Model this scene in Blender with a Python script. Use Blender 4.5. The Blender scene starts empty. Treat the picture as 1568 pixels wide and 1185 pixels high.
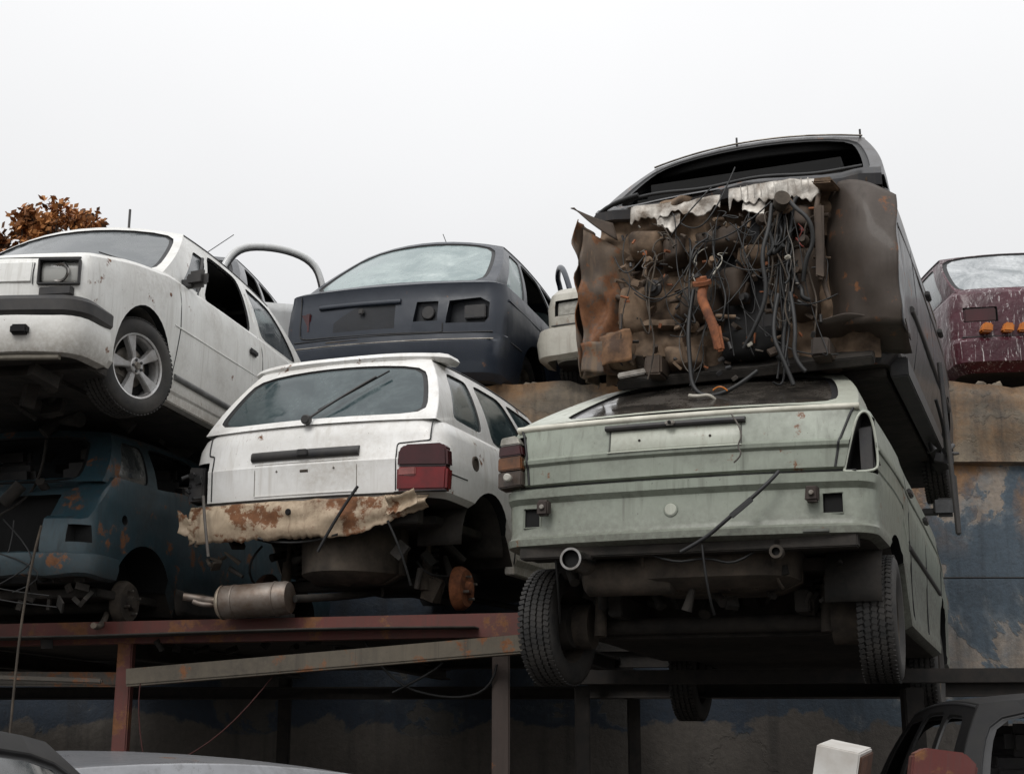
import bpy, bmesh, math, random
from math import radians, sin, cos, pi
from mathutils import Vector, Matrix, noise
random.seed(11)
R=random.uniform
sc=bpy.context.scene
sc.view_settings.view_transform='Standard'; sc.view_settings.look='None'; sc.view_settings.exposure=0
COL=sc.collection

# ------------------------------------------------------------------ materials
def newmat(name):
    m=bpy.data.materials.new(name); m.use_nodes=True
    return m,m.node_tree,m.node_tree.nodes['Principled BSDF']
def coord(nt,scale=(1,1,1),loc=(0,0,0)):
    t=nt.nodes.new('ShaderNodeTexCoord'); mp=nt.nodes.new('ShaderNodeMapping')
    mp.inputs['Scale'].default_value=scale; mp.inputs['Location'].default_value=loc
    nt.links.new(t.outputs['Object'],mp.inputs[0]); return mp.outputs[0]
def noi(nt,vec,scale,detail=5,rough=.6,dist=0):
    n=nt.nodes.new('ShaderNodeTexNoise'); n.inputs['Scale'].default_value=scale
    n.inputs['Detail'].default_value=detail; n.inputs['Roughness'].default_value=rough
    n.inputs['Distortion'].default_value=dist
    nt.links.new(vec,n.inputs['Vector']); return n.outputs[0]
def setin(nt,inp,v):
    if isinstance(v,(int,float)): inp.default_value=v
    elif isinstance(v,tuple): inp.default_value=(v[0],v[1],v[2],1) if len(inp.default_value)==4 else v
    else: nt.links.new(v,inp)
def rng(nt,f,a,b,c=0.,d=1.):
    n=nt.nodes.new('ShaderNodeMapRange'); n.clamp=True
    for i,v in enumerate((f,a,b,c,d)): setin(nt,n.inputs[i],v)
    return n.outputs[0]
def mix(nt,f,a,b,mode='MIX'):
    n=nt.nodes.new('ShaderNodeMixRGB'); n.blend_type=mode
    setin(nt,n.inputs[0],f); setin(nt,n.inputs[1],a); setin(nt,n.inputs[2],b); return n.outputs[0]
def mth(nt,op,a,b=0.):
    n=nt.nodes.new('ShaderNodeMath'); n.operation=op; setin(nt,n.inputs[0],a); setin(nt,n.inputs[1],b); return n.outputs[0]
def sep(nt,vec):
    n=nt.nodes.new('ShaderNodeSeparateXYZ'); nt.links.new(vec,n.inputs[0]); return n.outputs
def bump(nt,b,h,strength=.3,dist=.01):
    n=nt.nodes.new('ShaderNodeBump'); n.inputs['Strength'].default_value=strength; n.inputs['Distance'].default_value=dist
    nt.links.new(h,n.inputs['Height']); nt.links.new(n.outputs[0],b.inputs['Normal'])

def paint(name,col,dirtcol=(.12,.1,.08),dirt=.5,rust=0.,rough=.35,coat=.4,grime=None,metal=0.,seed=0,dent=.012):
    m,nt,b=newmat(name); v=coord(nt,loc=(seed*3.1,seed*1.7,0)); vz=coord(nt); vs=coord(nt,(11,11,.6),loc=(seed,0,0))
    vs2=coord(nt,(34,34,1.1),loc=(seed*2,1,0))
    big=noi(nt,v,2.2,7,.65); fine=noi(nt,v,38,5,.7); st=noi(nt,vs,1.6,5,.6); st2=noi(nt,vs2,1.6,4,.6)
    c=mix(nt,rng(nt,big,.3,.7,0,.30),col,tuple(x*.75 for x in col))
    d=mth(nt,'MULTIPLY',rng(nt,big,.40,.70),rng(nt,fine,.3,.65,.3,1))
    d=mth(nt,'MAXIMUM',d,mth(nt,'MULTIPLY',rng(nt,st,.50,.75),.85))
    d=mth(nt,'MAXIMUM',d,mth(nt,'MULTIPLY',rng(nt,st2,.54,.74),.65))
    d=mth(nt,'MULTIPLY',d,dirt)
    if grime:
        z=sep(nt,vz)[2]
        zz=mth(nt,'ADD',z,mth(nt,'MULTIPLY',big,-.12))
        g=mth(nt,'MULTIPLY',rng(nt,zz,grime[0]-.06,grime[1]-.02,1,0),rng(nt,fine,.25,.6,.45,1))
        d=mth(nt,'MAXIMUM',d,mth(nt,'MULTIPLY',g,.85))
    c=mix(nt,d,c,dirtcol)
    sp=rng(nt,noi(nt,v,85,3,.6),.70,.74)
    c=mix(nt,mth(nt,'MULTIPLY',sp,.7),c,(.05,.04,.03))
    rr=rng(nt,d,0,1,rough,.85)
    if rust>0:
        rn=noi(nt,v,5.5,8,.72); rm=rng(nt,rn,.66-rust*.22,.70-rust*.2)
        rc=mix(nt,fine,(.05,.02,.01),(.28,.12,.05))
        c=mix(nt,rm,c,rc); rr=mth(nt,'MAXIMUM',rr,mth(nt,'MULTIPLY',rm,.9))
    setin(nt,b.inputs['Base Color'],c); setin(nt,b.inputs['Roughness'],rr)
    b.inputs['Coat Weight'].default_value=coat; b.inputs['Coat Roughness'].default_value=.16
    b.inputs['Metallic'].default_value=metal
    h=mth(nt,'ADD',noi(nt,v,3.2,2,.5),mth(nt,'MULTIPLY',fine,.03))
    bump(nt,b,h,.5,dent*2.4)
    return m
def simple(name,col,rough=.6,metal=0,var=.4,scale=14,col2=None,bmp=.2,spec=.5):
    m,nt,b=newmat(name); v=coord(nt); n=noi(nt,v,scale,7,.65)
    c2=col2 if col2 else tuple(x*(1-var) for x in col)
    setin(nt,b.inputs['Base Color'],mix(nt,rng(nt,n,.35,.65),col,c2))
    b.inputs['Roughness'].default_value=rough; b.inputs['Metallic'].default_value=metal
    b.inputs['Specular IOR Level'].default_value=spec
    bump(nt,b,n,bmp,.008); return m
def glassm(name,col,dust_sheen=.3,dust_sheen_col=(.3,.3,.28),rough=.06):
    m,nt,b=newmat(name); v=coord(nt); n=noi(nt,v,3,8,.7,.6); f=noi(nt,v,40,4,.6)
    d=mth(nt,'MULTIPLY',mth(nt,'MULTIPLY',rng(nt,n,.42,.68),rng(nt,f,.3,.6,.5,1)),dust_sheen)
    setin(nt,b.inputs['Base Color'],mix(nt,d,col,dust_sheen_col)); setin(nt,b.inputs['Roughness'],rng(nt,d,0,.5,rough,.5))
    b.inputs['IOR'].default_value=1.6
    return m

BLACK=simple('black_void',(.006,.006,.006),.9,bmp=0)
RUB=simple('rubber_trim',(.018,.018,.019),.55,var=.4)
PLA=simple('black_plastic',(.018,.018,.020),.5,col2=(.040,.036,.033),scale=9)
TYRE=simple('tyre_rubber',(.020,.020,.020),.75,col2=(.05,.045,.04),scale=7,bmp=.4)
UND=simple('underbody_grime',(.040,.033,.027),.85,col2=(.013,.012,.010),scale=8,bmp=.8)
UND2=simple('underbody_dust',(.105,.083,.063),.9,col2=(.030,.025,.02),scale=6,bmp=.8)
RUST=simple('rusty_steel',(.12,.055,.032),.85,col2=(.04,.022,.015),scale=9,bmp=.9)
ORUST=simple('orange_rust',(.33,.115,.045),.85,col2=(.11,.04,.02),scale=16,bmp=.9)
STEEL=simple('dull_steel',(.34,.32,.29),.4,.8,col2=(.12,.1,.08),scale=9)
ALLOY=simple('alloy_wheel',(.66,.66,.66),.3,.5,col2=(.38,.36,.34),scale=7)
MUFF=simple('muffler_steel',(.24,.21,.185),.5,.6,col2=(.12,.08,.055),scale=7,bmp=.5)
CHROME=simple('chrome',(.42,.41,.40),.25,1,col2=(.22,.2,.18),scale=12,bmp=.1)
REDL=simple('red_lens',(.20,.008,.010),.18,col2=(.10,.006,.007),scale=5,bmp=.05)
DRED=simple('dark_red_lens',(.055,.010,.012),.2,col2=(.03,.008,.008),scale=6,bmp=.05)
ORL=simple('orange_lens',(.62,.20,.02),.2,col2=(.35,.10,.01),scale=6,bmp=.05)
BRL=simple('amber_dirty_lens',(.20,.075,.025),.25,col2=(.07,.03,.012),scale=8,bmp=.05)
CLRL=simple('clear_lens',(.45,.43,.38),.12,col2=(.2,.19,.16),scale=14,bmp=.3)
HEADB=simple('torn_insulation',(.62,.59,.54),.5,.3,col2=(.12,.09,.065),scale=8,bmp=.9)
BRN=simple('muddy_brown',(.25,.17,.11),.9,col2=(.05,.034,.023),scale=5,bmp=1.)
BRN2=simple('dark_liner',(.095,.066,.046),.75,col2=(.037,.028,.022),scale=4,bmp=.4)
WIRB=simple('wire_black',(.013,.013,.013),.55); WIRG=simple('wire_grey',(.13,.115,.10),.6)
WIRR=simple('wire_red',(.20,.03,.02),.5); WIRY=simple('wire_white',(.50,.47,.40),.5)

# ------------------------------------------------------------------ helpers
def interp(tab,y):
    if y<=tab[0][0]: return tab[0][1]
    for (a,b),(c,d) in zip(tab,tab[1:]):
        if y<=c: return b+(d-b)*(y-a)/(c-a)
    return tab[-1][1]
def finish(bm,name,mats,parent=None,smooth=35):
    me=bpy.data.meshes.new(name); bm.to_mesh(me); bm.free()
    for m in (mats if isinstance(mats,(list,tuple)) else [mats]): me.materials.append(m)
    if smooth:
        me.polygons.foreach_set('use_smooth',[True]*len(me.polygons))
        try: me.set_sharp_from_angle(angle=radians(smooth))
        except Exception: pass
    o=bpy.data.objects.new(name,me); COL.objects.link(o)
    if parent: o.parent=parent
    return o
def root(name,loc,yaw=0,pitch=0,roll=0,scale=1):
    e=bpy.data.objects.new(name,None); COL.objects.link(e); e.empty_display_size=.2
    e.location=loc; e.rotation_euler=(radians(pitch),radians(roll),-radians(yaw)); e.scale=(scale,)*3
    return e
def box(p,name,c,s,mat,rot=(0,0,0),bev=.006,jit=0):
    bm=bmesh.new(); bmesh.ops.create_cube(bm,size=1)
    bmesh.ops.scale(bm,vec=s,verts=bm.verts)
    if bev: bmesh.ops.bevel(bm,geom=bm.edges[:],offset=min(bev,min(s)*.4),segments=2,affect='EDGES')
    if jit:
        for v in bm.verts: v.co+=Vector((R(-jit,jit),R(-jit,jit),R(-jit,jit)))
    M=Matrix.Translation(c)@(Matrix.Rotation(radians(rot[2]),4,'Z')@Matrix.Rotation(radians(rot[1]),4,'Y')@Matrix.Rotation(radians(rot[0]),4,'X'))
    bmesh.ops.transform(bm,matrix=M,verts=bm.verts)
    return finish(bm,name,mat,p)
def lathe(p,name,prof,c,axis,mat,seg=40,rotz=0,closed=False):
    bm=bmesh.new(); rows=[]
    for a,r in prof:
        rows.append([bm.verts.new((a,r*cos(2*pi*i/seg),r*sin(2*pi*i/seg))) for i in range(seg)])
    for k in range(len(rows)-1):
        for i in range(seg):
            try: bm.faces.new((rows[k][i],rows[k][(i+1)%seg],rows[k+1][(i+1)%seg],rows[k+1][i]))
            except Exception: pass
    bmesh.ops.remove_doubles(bm,verts=bm.verts,dist=1e-5)
    bmesh.ops.recalc_face_normals(bm,faces=bm.faces)
    if isinstance(axis,str): ax=Vector({'x':(1,0,0),'y':(0,1,0),'z':(0,0,1)}[axis])
    else: ax=Vector(axis).normalized()
    M=Matrix.Translation(c)@ax.to_track_quat('X','Z').to_matrix().to_4x4()
    bmesh.ops.transform(bm,matrix=M,verts=bm.verts)
    return finish(bm,name,mat,p)
def cyl(p,name,c,r,d,axis,mat,seg=28):
    e=min(.006,d*.3,r*.3)
    return lathe(p,name,[(-d/2,0),(-d/2,r-e),(-d/2+e,r),(d/2-e,r),(d/2,r-e),(d/2,0)],c,axis,mat,seg)
def tube(p,name,splines,r,mat,res=2):
    cu=bpy.data.curves.new(name,'CURVE'); cu.dimensions='3D'; cu.bevel_depth=r; cu.bevel_resolution=res; cu.use_fill_caps=True
    if not isinstance(splines[0][0],(tuple,list,Vector)): splines=[splines]
    for pts in splines:
        if len(pts)<3: s=cu.splines.new('POLY')
        else: s=cu.splines.new('NURBS')
        s.points.add(len(pts)-1)
        for q,pt in zip(s.points,pts): q.co=(*pt,1)
        if len(pts)>=3: s.order_u=3; s.use_endpoint_u=True; s.resolution_u=4
    cu.materials.append(mat)
    o=bpy.data.objects.new(name,cu); COL.objects.link(o)
    if p: o.parent=p
    return o
def prism(p,name,poly,y0,y1,mat,bev=.004,fn=None,smooth=35):
    bm=bmesh.new(); vs=[bm.verts.new((x,y0,z)) for x,z in poly]
    f=bm.faces.new(vs); e=bmesh.ops.extrude_face_region(bm,geom=[f])
    bmesh.ops.translate(bm,vec=(0,y1-y0,0),verts=[v for v in e['geom'] if isinstance(v,bmesh.types.BMVert)])
    bmesh.ops.recalc_face_normals(bm,faces=bm.faces)
    if bev: bmesh.ops.bevel(bm,geom=bm.edges[:],offset=bev,segments=2,affect='EDGES')
    if fn:
        for v in bm.verts: v.co=Vector(fn(*v.co))
    return finish(bm,name,mat,p,smooth)
def sheet(p,name,fn,nu,nv,mat,th=.004,smooth=50,jit=0,jf=6):
    bm=bmesh.new(); g=[[bm.verts.new(Vector(fn(i/nu,j/nv))) for j in range(nv+1)] for i in range(nu+1)]
    if jit:
        for row in g:
            for v in row: v.co+=noise.noise_vector(v.co*jf)*jit
    for i in range(nu):
        for j in range(nv): bm.faces.new((g[i][j],g[i+1][j],g[i+1][j+1],g[i][j+1]))
    o=finish(bm,name,mat,p,smooth)
    if th:
        md=o.modifiers.new('s','SOLIDIFY'); md.thickness=th; md.offset=0
    return o
def strip(p,name,x0,x1,z0,z1,yf,th,mat,nx=14,rounded=.006):
    bm=bmesh.new(); rows=[]
    for i in range(nx+1):
        x=x0+(x1-x0)*i/nx; zs=(z0,z0+rounded,z1-rounded,z1); 
        y=[yf(x,z) for z in zs]
        rows.append([bm.verts.new((x,y[0]+.01,z0)),bm.verts.new((x,y[0]-th+rounded,z0)),bm.verts.new((x,y[1]-th,zs[1])),bm.verts.new((x,y[2]-th,zs[2])),bm.verts.new((x,y[3]-th+rounded,z1)),bm.verts.new((x,y[3]+.01,z1))])
    for a,b in zip(rows,rows[1:]):
        for k in range(6): bm.faces.new((a[k],b[k],b[(k+1)%6],a[(k+1)%6]))
    bm.faces.new(rows[0]); bm.faces.new(rows[-1][::-1])
    bmesh.ops.recalc_face_normals(bm,faces=bm.faces)
    return finish(bm,name,mat,p,50)
def sweep(p,name,path,prof,mat,jit=0):
    bm=bmesh.new(); rows=[]; n=len(path)
    for i,(x,y) in enumerate(path):
        a=path[max(i-1,0)]; b=path[min(i+1,n-1)]
        t=Vector((b[0]-a[0],b[1]-a[1])).normalized(); nn=Vector((t.y,-t.x))
        rows.append([bm.verts.new((x+nn.x*o,y+nn.y*o,z)) for o,z in prof])
    m=len(prof)
    for a,b in zip(rows,rows[1:]):
        for k in range(m): bm.faces.new((a[k],b[k],b[(k+1)%m],a[(k+1)%m]))
    bm.faces.new(rows[0]); bm.faces.new(rows[-1][::-1])
    bmesh.ops.recalc_face_normals(bm,faces=bm.faces)
    if jit:
        for v in bm.verts: v.co+=noise.noise_vector(v.co*4)*jit
    return finish(bm,name,mat,p,40)
def wrap_path(w,yn,bow,r,ylen,n=10):
    cy=yn+bow*((w-r)/w)**2+r
    half=[]
    for i in range(n+1):
        x=(w-r)*i/n; half.append((x,yn+bow*(x/w)**2))
    for a in range(1,6):
        th=radians(-90+18*a); half.append((w-r+r*cos(th),cy+r*sin(th)))
    half.append((w,cy+ylen))
    return [(-x,y) for x,y in half[:0:-1]]+half

class Body: pass
def car_body(p,rings,L,ztop,zbot,mat,r=.13,bow=.05,bowf=.1,wtab=((0,.975),(.7,1),(3,1),(4,.95)),crown=.03,cuts=(),arches=(),name='body',cutmat=None,jit=.003):
    zb0=interp(zbot,0); zt0=rings[-1][0]
    bm=bmesh.new(); loops=[]
    zt=lambda y:interp(ztop,y); zb=lambda y:interp(zbot,y)
    def plan(w,yn,yf):
        nx=8; half=[]
        for i in range(nx+1):
            x=(w-r)*i/nx; half.append((x,yn+bow*(x/w)**2))
        cy=yn+bow*((w-r)/w)**2+r; cf=yf-bowf*((w-r)/w)**2-r
        for a in range(1,6):
            th=radians(-90+18*a); half.append((w-r+r*cos(th),cy+r*sin(th)))
        for i in range(1,34): half.append((w,cy+(cf-cy)*i/34))
        for a in range(0,6):
            th=radians(18*a); half.append((w-r+r*cos(th),cf+r*sin(th)))
        for i in range(nx-1,-1,-1):
            x=(w-r)*i/nx; half.append((x,yf-bowf*(x/w)**2))
        return half+[(-x,y) for x,y in half[-2:0:-1]]
    for (z,w,yn,yfo) in rings:
        t=(z-zb0)/(zt0-zb0); P=plan(w,yn,L-yfo)
        loops.append([bm.verts.new((x*interp(wtab,y),y,zb(y)+t*(zt(y)-zb(y)))) for x,y in P])
    n=len(loops[0])
    def cap(ring,info,zf,cr,mi):
        z,w,yn,yfo=info; P=plan(w,yn,L-yfo); prev=ring
        for f in (.06,.2,.45,.75,1.):
            cur=[]
            for x,y in P:
                y2=min(max(y,yn+f*w),L-yfo-f*w); x2=x*(1-f)
                cur.append(bm.verts.new((x2*interp(wtab,y2),y2,zf(y2)+cr*(1-(x2/w)**2)*min(1,f*4))))
            for i in range(n):
                q=bm.faces.new((prev[i],prev[(i+1)%n],cur[(i+1)%n],cur[i])); q.material_index=mi
            prev=cur
    for k in range(len(loops)-1):
        for i in range(n): bm.faces.new((loops[k][i],loops[k][(i+1)%n],loops[k+1][(i+1)%n],loops[k+1][i]))
    cap(loops[-1],rings[-1],zt,crown,0); cap(loops[0],rings[0],zb,0,1)
    bmesh.ops.remove_doubles(bm,verts=bm.verts,dist=3e-4)
    bmesh.ops.dissolve_degenerate(bm,edges=bm.edges,dist=1e-4)
    bmesh.ops.recalc_face_normals(bm,faces=bm.faces)
    if jit:
        for v in bm.verts: v.co+=noise.noise_vector(v.co*3.1)*jit
    o=finish(bm,name,[mat,UND],p,0)
    W=max(q[1] for q in rings)
    if cuts or arches:
        cb=bmesh.new()
        for (y,z,rr) in arches:
            for s in (-1,1):
                g=bmesh.ops.create_cone(cb,cap_ends=True,segments=36,radius1=rr,radius2=rr,depth=.42)
                bmesh.ops.transform(cb,matrix=Matrix.Translation((s*(W-.05),y,z))@Matrix.Rotation(pi/2,4,'Y'),verts=g['verts'])
        for c in cuts:
            if c[0]=='box':
                g=bmesh.ops.create_cube(cb,size=1)
                bmesh.ops.transform(cb,matrix=Matrix.Translation(c[1])@Matrix.Diagonal((*c[2],1)),verts=g['verts'])
            elif c[0]=='cx':
                g=bmesh.ops.create_cone(cb,cap_ends=True,segments=24,radius1=c[2],radius2=c[2],depth=c[3])
                bmesh.ops.transform(cb,matrix=Matrix.Translation(c[1])@Matrix.Rotation(pi/2,4,'Y'),verts=g['verts'])
            elif c[0]=='poly':
                vs=[cb.verts.new((x,c[2],z)) for x,z in c[1]]; f=cb.faces.new(vs)
                e=bmesh.ops.extrude_face_region(cb,geom=[f])
                bmesh.ops.translate(cb,vec=(0,c[3]-c[2],0),verts=[v for v in e['geom'] if isinstance(v,bmesh.types.BMVert)])
        bmesh.ops.recalc_face_normals(cb,faces=cb.faces)
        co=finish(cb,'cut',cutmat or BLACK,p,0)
        md=o.modifiers.new('b','BOOLEAN'); md.operation='DIFFERENCE'; md.solver='EXACT'; md.object=co
        try: md.material_mode='TRANSFER'
        except Exception: pass
        bpy.context.view_layer.update()
        dg=bpy.context.evaluated_depsgraph_get()
        me=bpy.data.meshes.new_from_object(o.evaluated_get(dg))
        o.modifiers.clear(); o.data=me
        bpy.data.objects.remove(co)
    o.data.polygons.foreach_set('use_smooth',[True]*len(o.data.polygons))
    o.data.set_sharp_from_angle(angle=radians(28))
    B=Body(); B.o=o
    zt_=[(q[0],q[2]) for q in rings]; zw=[(q[0],q[1]) for q in rings]
    B.ny=lambda x,z:interp(zt_,z)+bow*(x/interp(zw,z))**2
    def sx(y,z):
        t=(z-zb(y))/(zt(y)-zb(y)); zz=zb0+t*(zt0-zb0); return interp(zw,zz)*interp(wtab,y)
    B.sx=sx; B.zt=zt
    return B
def side_seam(p,B,pts,side=1,name='door_gap',r=.004,mat=None,off=0):
    out=[]
    for (a,b) in zip(pts,pts[1:]):
        for i in range(5):
            t=i/5; y=a[0]+(b[0]-a[0])*t; z=a[1]+(b[1]-a[1])*t; out.append((side*(B.sx(y,z)+off),y,z))
    y,z=pts[-1]; out.append((side*(B.sx(y,z)+off),y,z))
    return tube(p,name,out,r,mat or RUB,1)
def near_seam(p,B,pts,name='panel_gap',r=.004,mat=None,off=0):
    out=[]
    for (a,b) in zip(pts,pts[1:]):
        for i in range(6):
            t=i/6; x=a[0]+(b[0]-a[0])*t; z=a[1]+(b[1]-a[1])*t; out.append((x,B.ny(x,z)-off,z))
    x,z=pts[-1]; out.append((x,B.ny(x,z)-off,z))
    return tube(p,name,out,r,mat or RUB,1)

def greenhouse(p,G,pm,gm,name='greenhouse'):
    lerp=lambda a,b,t:a+(b-a)*t
    bow=G.get('bow',.06); cr=G.get('crown',.04); arch=G.get('arch',.03); ns=9
    def S(s,v,sd=1):
        bx=lerp(G['wA'],G['wB'],s); by=lerp(G['yA'],G['yB'],s); bz=lerp(G['zA'],G['zB'],s)
        tx=lerp(G['wC'],G['wD'],s); ty=lerp(G['yC'],G['yD'],s); tz=G['zR']-cr-arch*(2*s-1)**2
        x=lerp(bx,tx,v)+.03*4*v*(1-v); return Vector((sd*x,lerp(by,ty,v),lerp(bz,tz,v)))
    def E(e):
        def f(u,v):
            q=S(e,v); return Vector((q.x*u,q.y+(1-u*u)*bow*(2*e-1),q.z+(1-u*u)*(cr*v+.01*(1-v))))
        return f
    def RF(u,s):
        q=S(s,1); return Vector((q.x*u,q.y+(1-u*u)*bow*(2*s-1),q.z+cr*(1-u*u)))
    bm=bmesh.new()
    def panel(fn,u0,u1,v0,v1,mg,kind,n=ns):
        sq=[]
        for i in range(n): sq.append((-1+2*i/n,-1))
        for i in range(n): sq.append((1,-1+2*i/n))
        for i in range(n): sq.append((1-2*i/n,1))
        for i in range(n): sq.append((-1,1-2*i/n))
        def at(a,b,rect):
            U0,U1,V0,V1=rect
            return fn(U0+(U1-U0)*(a+1)/2,V0+(V1-V0)*(b+1)/2)
        full=(u0,u1,v0,v1)
        hole=(u0+(u1-u0)*mg[0],u1-(u1-u0)*mg[1],v0+(v1-v0)*mg[2],v1-(v1-v0)*mg[3])
        lo=[bm.verts.new(at(a,b,full)) for a,b in sq]
        def rnd(a,b,k=1,e=9):
            s=k/((abs(a)**e+abs(b)**e)**(1/e)); return a*s,b*s
        li=[bm.verts.new(at(*rnd(a,b),hole)) for a,b in sq]
        m=4*n
        def ring(A,B,mi):
            for i in range(m):
                f=bm.faces.new((A[i],A[(i+1)%m],B[(i+1)%m],B[i])); f.material_index=mi
        ring(lo,li,0)
        cen=at(0,0,hole)
        nrm=(at(.1,0,hole)-cen).cross(at(0,.1,hole)-cen).normalized()
        out=(cen-Vector((0,(G['yA']+G['yB'])/2,G['zA']+.2)))
        if nrm.dot(out)<0: nrm=-nrm
        lip=[bm.verts.new(v.co-nrm*.012) for v in li]; ring(li,lip,0 if kind=='solid' else 1)
        l2=[bm.verts.new(at(*rnd(a,b,.955),hole)-nrm*.010) for a,b in sq]; ring(lip,l2,1 if kind!='solid' else 0)
        if kind!='open':
            mi=2 if kind=='glass' else 0; prev=l2
            for k in (.7,.4,.12):
                cur=[bm.verts.new(at(*rnd(a,b,k*.955,9 if k>.5 else 4),hole)-nrm*.012) for a,b in sq]; ring(prev,cur,mi); prev=cur
            f=bm.faces.new(prev); f.material_index=mi
    mN=G.get('mN',(.05,.05,.10,.10))
    panel(E(0),-1,1,0,1,mN,G.get('near','glass')); panel(E(1),-1,1,0,1,G.get('mF',(.06,.06,.1,.1)),G.get('far','glass'))
    br=G['breaks']; ss=[]
    for k in range(len(br)-1):
        kind=G['side'][k]; mg=G['mS'][k] if 'mS' in G else (.08,.08,.1,.12)
        for sd in (-1,1):
            kd=kind if sd==1 else G.get('sideL',G['side'])[k]
            panel(lambda s,v,sd=sd:S(s,v,sd),br[k],br[k+1],0,1,mg,kd)
        ss+= [br[k]+(br[k+1]-br[k])*i/ns for i in range(ns)]
    ss.append(1.)
    g=[[bm.verts.new(RF(-1+2*i/ns,s)) for i in range(ns+1)] for s in ss]
    for a,b in zip(g,g[1:]):
        for i in range(ns): bm.faces.new((a[i],a[i+1],b[i+1],b[i]))
    bmesh.ops.remove_doubles(bm,verts=bm.verts,dist=1e-4)
    bmesh.ops.recalc_face_normals(bm,faces=bm.faces)
    o=finish(bm,name,[pm,RUB,gm],p,40)
    md=o.modifiers.new('bv','BEVEL'); md.width=.022; md.segments=3; md.limit_method='ANGLE'; md.angle_limit=radians(38)
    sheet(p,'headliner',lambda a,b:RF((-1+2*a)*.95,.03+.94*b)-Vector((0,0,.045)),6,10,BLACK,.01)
    for sd in (-1,1):
        tube(p,'drip_rail',[tuple(S(i/14,1,sd)+Vector((sd*.004,0,-.012))) for i in range(15)],.008,G.get('rail',RUB),1)
    if G.get('interior',True):
        zz=min(G['zA'],G['zB'])
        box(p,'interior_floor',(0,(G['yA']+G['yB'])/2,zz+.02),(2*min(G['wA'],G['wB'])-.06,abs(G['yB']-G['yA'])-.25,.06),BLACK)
        ym=(G['yC']+G['yD'])/2
        for sx in (-.33,.33):
            for dy in (-.45,.35):
                box(p,'seat_back',(sx*.9,ym+dy,zz+.10),(.40,.12,.30),PLA,(8,0,0),.04)
                box(p,'head_rest',(sx*.9,ym+dy+.03,zz+.31),(.24,.09,.13),PLA,(8,0,0),.04)
    G['S']=S; G['E']=E; G['RF']=RF
    return o

def wheel(p,c,side,r=.28,w=.18,rim='steel',steer=0,name='wheel'):
    e=bpy.data.objects.new(name,None); COL.objects.link(e); e.parent=p; e.location=c; e.rotation_euler=(0,0,radians(steer)); e.empty_display_size=.1
    h=w/2; pr=[(-h*.75,r*.62),(-h*.98,r*.72),(-h,r*.82),(-h*.94,r*.93),(-h*.82,r*.975)]
    g=[-.62,-.25,.12,.5]
    for gg in g:
        a=gg*h; pr+= [(a-.006,r),(a-.004,r*.965),(a+.004,r*.965),(a+.006,r)]
    pr+=[(h*.82,r*.975),(h*.94,r*.93),(h,r*.82),(h*.98,r*.72),(h*.75,r*.62)]
    lathe(e,'tyre',pr,(0,0,0),'x',TYRE,56)
    bm=bmesh.new()
    for i in range(66):
        a=2*pi*i/66
        for k,cx in enumerate((-.8,-.44,-.06,.31,.68)):
            gg=bmesh.ops.create_cube(bm,size=1)
            aa=a+(.03 if k%2 else 0)
            M=Matrix.Rotation(aa,4,'X')@Matrix.Translation((cx*h,0,r-.001))@Matrix.Rotation(radians(18 if k<2 else -18),4,'Z')@Matrix.Diagonal((h*.29,2*pi*r/66*.72,.007,1))
            bmesh.ops.transform(bm,matrix=M,verts=gg['verts'])
    finish(bm,'tread',TYRE,e,0)
    s=side
    if rim=='alloy':
        lathe(e,'rim',[(s*-h*.6,r*.62),(s*h*.5,r*.62),(s*h*.80,r*.68),(s*h*.90,r*.70),(s*h*.84,r*.64),(s*h*.55,r*.60)],(0,0,0),'x',ALLOY,48)
        cyl(e,'rim_back',(s*-h*.1,0,0),r*.60,.01,'x',BLACK)
        cyl(e,'brake_disc',(s*h*.05,0,0),r*.42,.02,'x',STEEL)
        cyl(e,'hub',(s*h*.55,0,0),r*.17,.05,'x',ALLOY); cyl(e,'hub_cap',(s*h*.82,0,0),r*.085,.02,'x',STEEL)
        for i in range(5):
            a=2*pi*i/5+.3; bm=bmesh.new()
            P=[(.08,-.06),(.30,-.075),(.64,-.16),(.64,.16),(.30,.075),(.08,.06)]
            lo=[bm.verts.new((s*h*.35,v*r,u*r)) for u,v in P]; hi=[bm.verts.new((s*h*(.70+.14*u),v*r*.8,u*r)) for u,v in P]
            bm.faces.new(lo); bm.faces.new(hi)
            for k in range(6): bm.faces.new((lo[k],lo[(k+1)%6],hi[(k+1)%6],hi[k]))
            bmesh.ops.recalc_face_normals(bm,faces=bm.faces)
            bmesh.ops.bevel(bm,geom=bm.edges[:],offset=.004,segments=2,affect='EDGES')
            bmesh.ops.rotate(bm,matrix=Matrix.Rotation(a,3,'X'),verts=bm.verts)
            finish(bm,'spoke',ALLOY,e)
            cyl(e,'wheel_bolt',(s*h*.80,r*.12*sin(a+.6),r*.12*cos(a+.6)),.009,.02,'x',PLA,8)
    else:
        m=UND2 if rim=='dirty' else STEEL
        lathe(e,'rim',[(s*-h*.75,r*.62),(s*-h*.3,r*.55),(s*h*.4,r*.55),(s*h*.75,r*.62)],(0,0,0),'x',m,40)
        lathe(e,'rim_disc',[(s*h*.2,r*.56),(s*h*.3,r*.42),(s*h*.5,r*.34),(s*h*.45,r*.16),(s*h*.6,.03),(s*h*.6,0)],(0,0,0),'x',m,40)
        lathe(e,'drum',[(-s*h*.9,0),(-s*h*.9,r*.36),(s*h*.1,r*.4),(s*h*.1,0)],(0,0,0),'x',UND,30)
    return e
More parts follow.
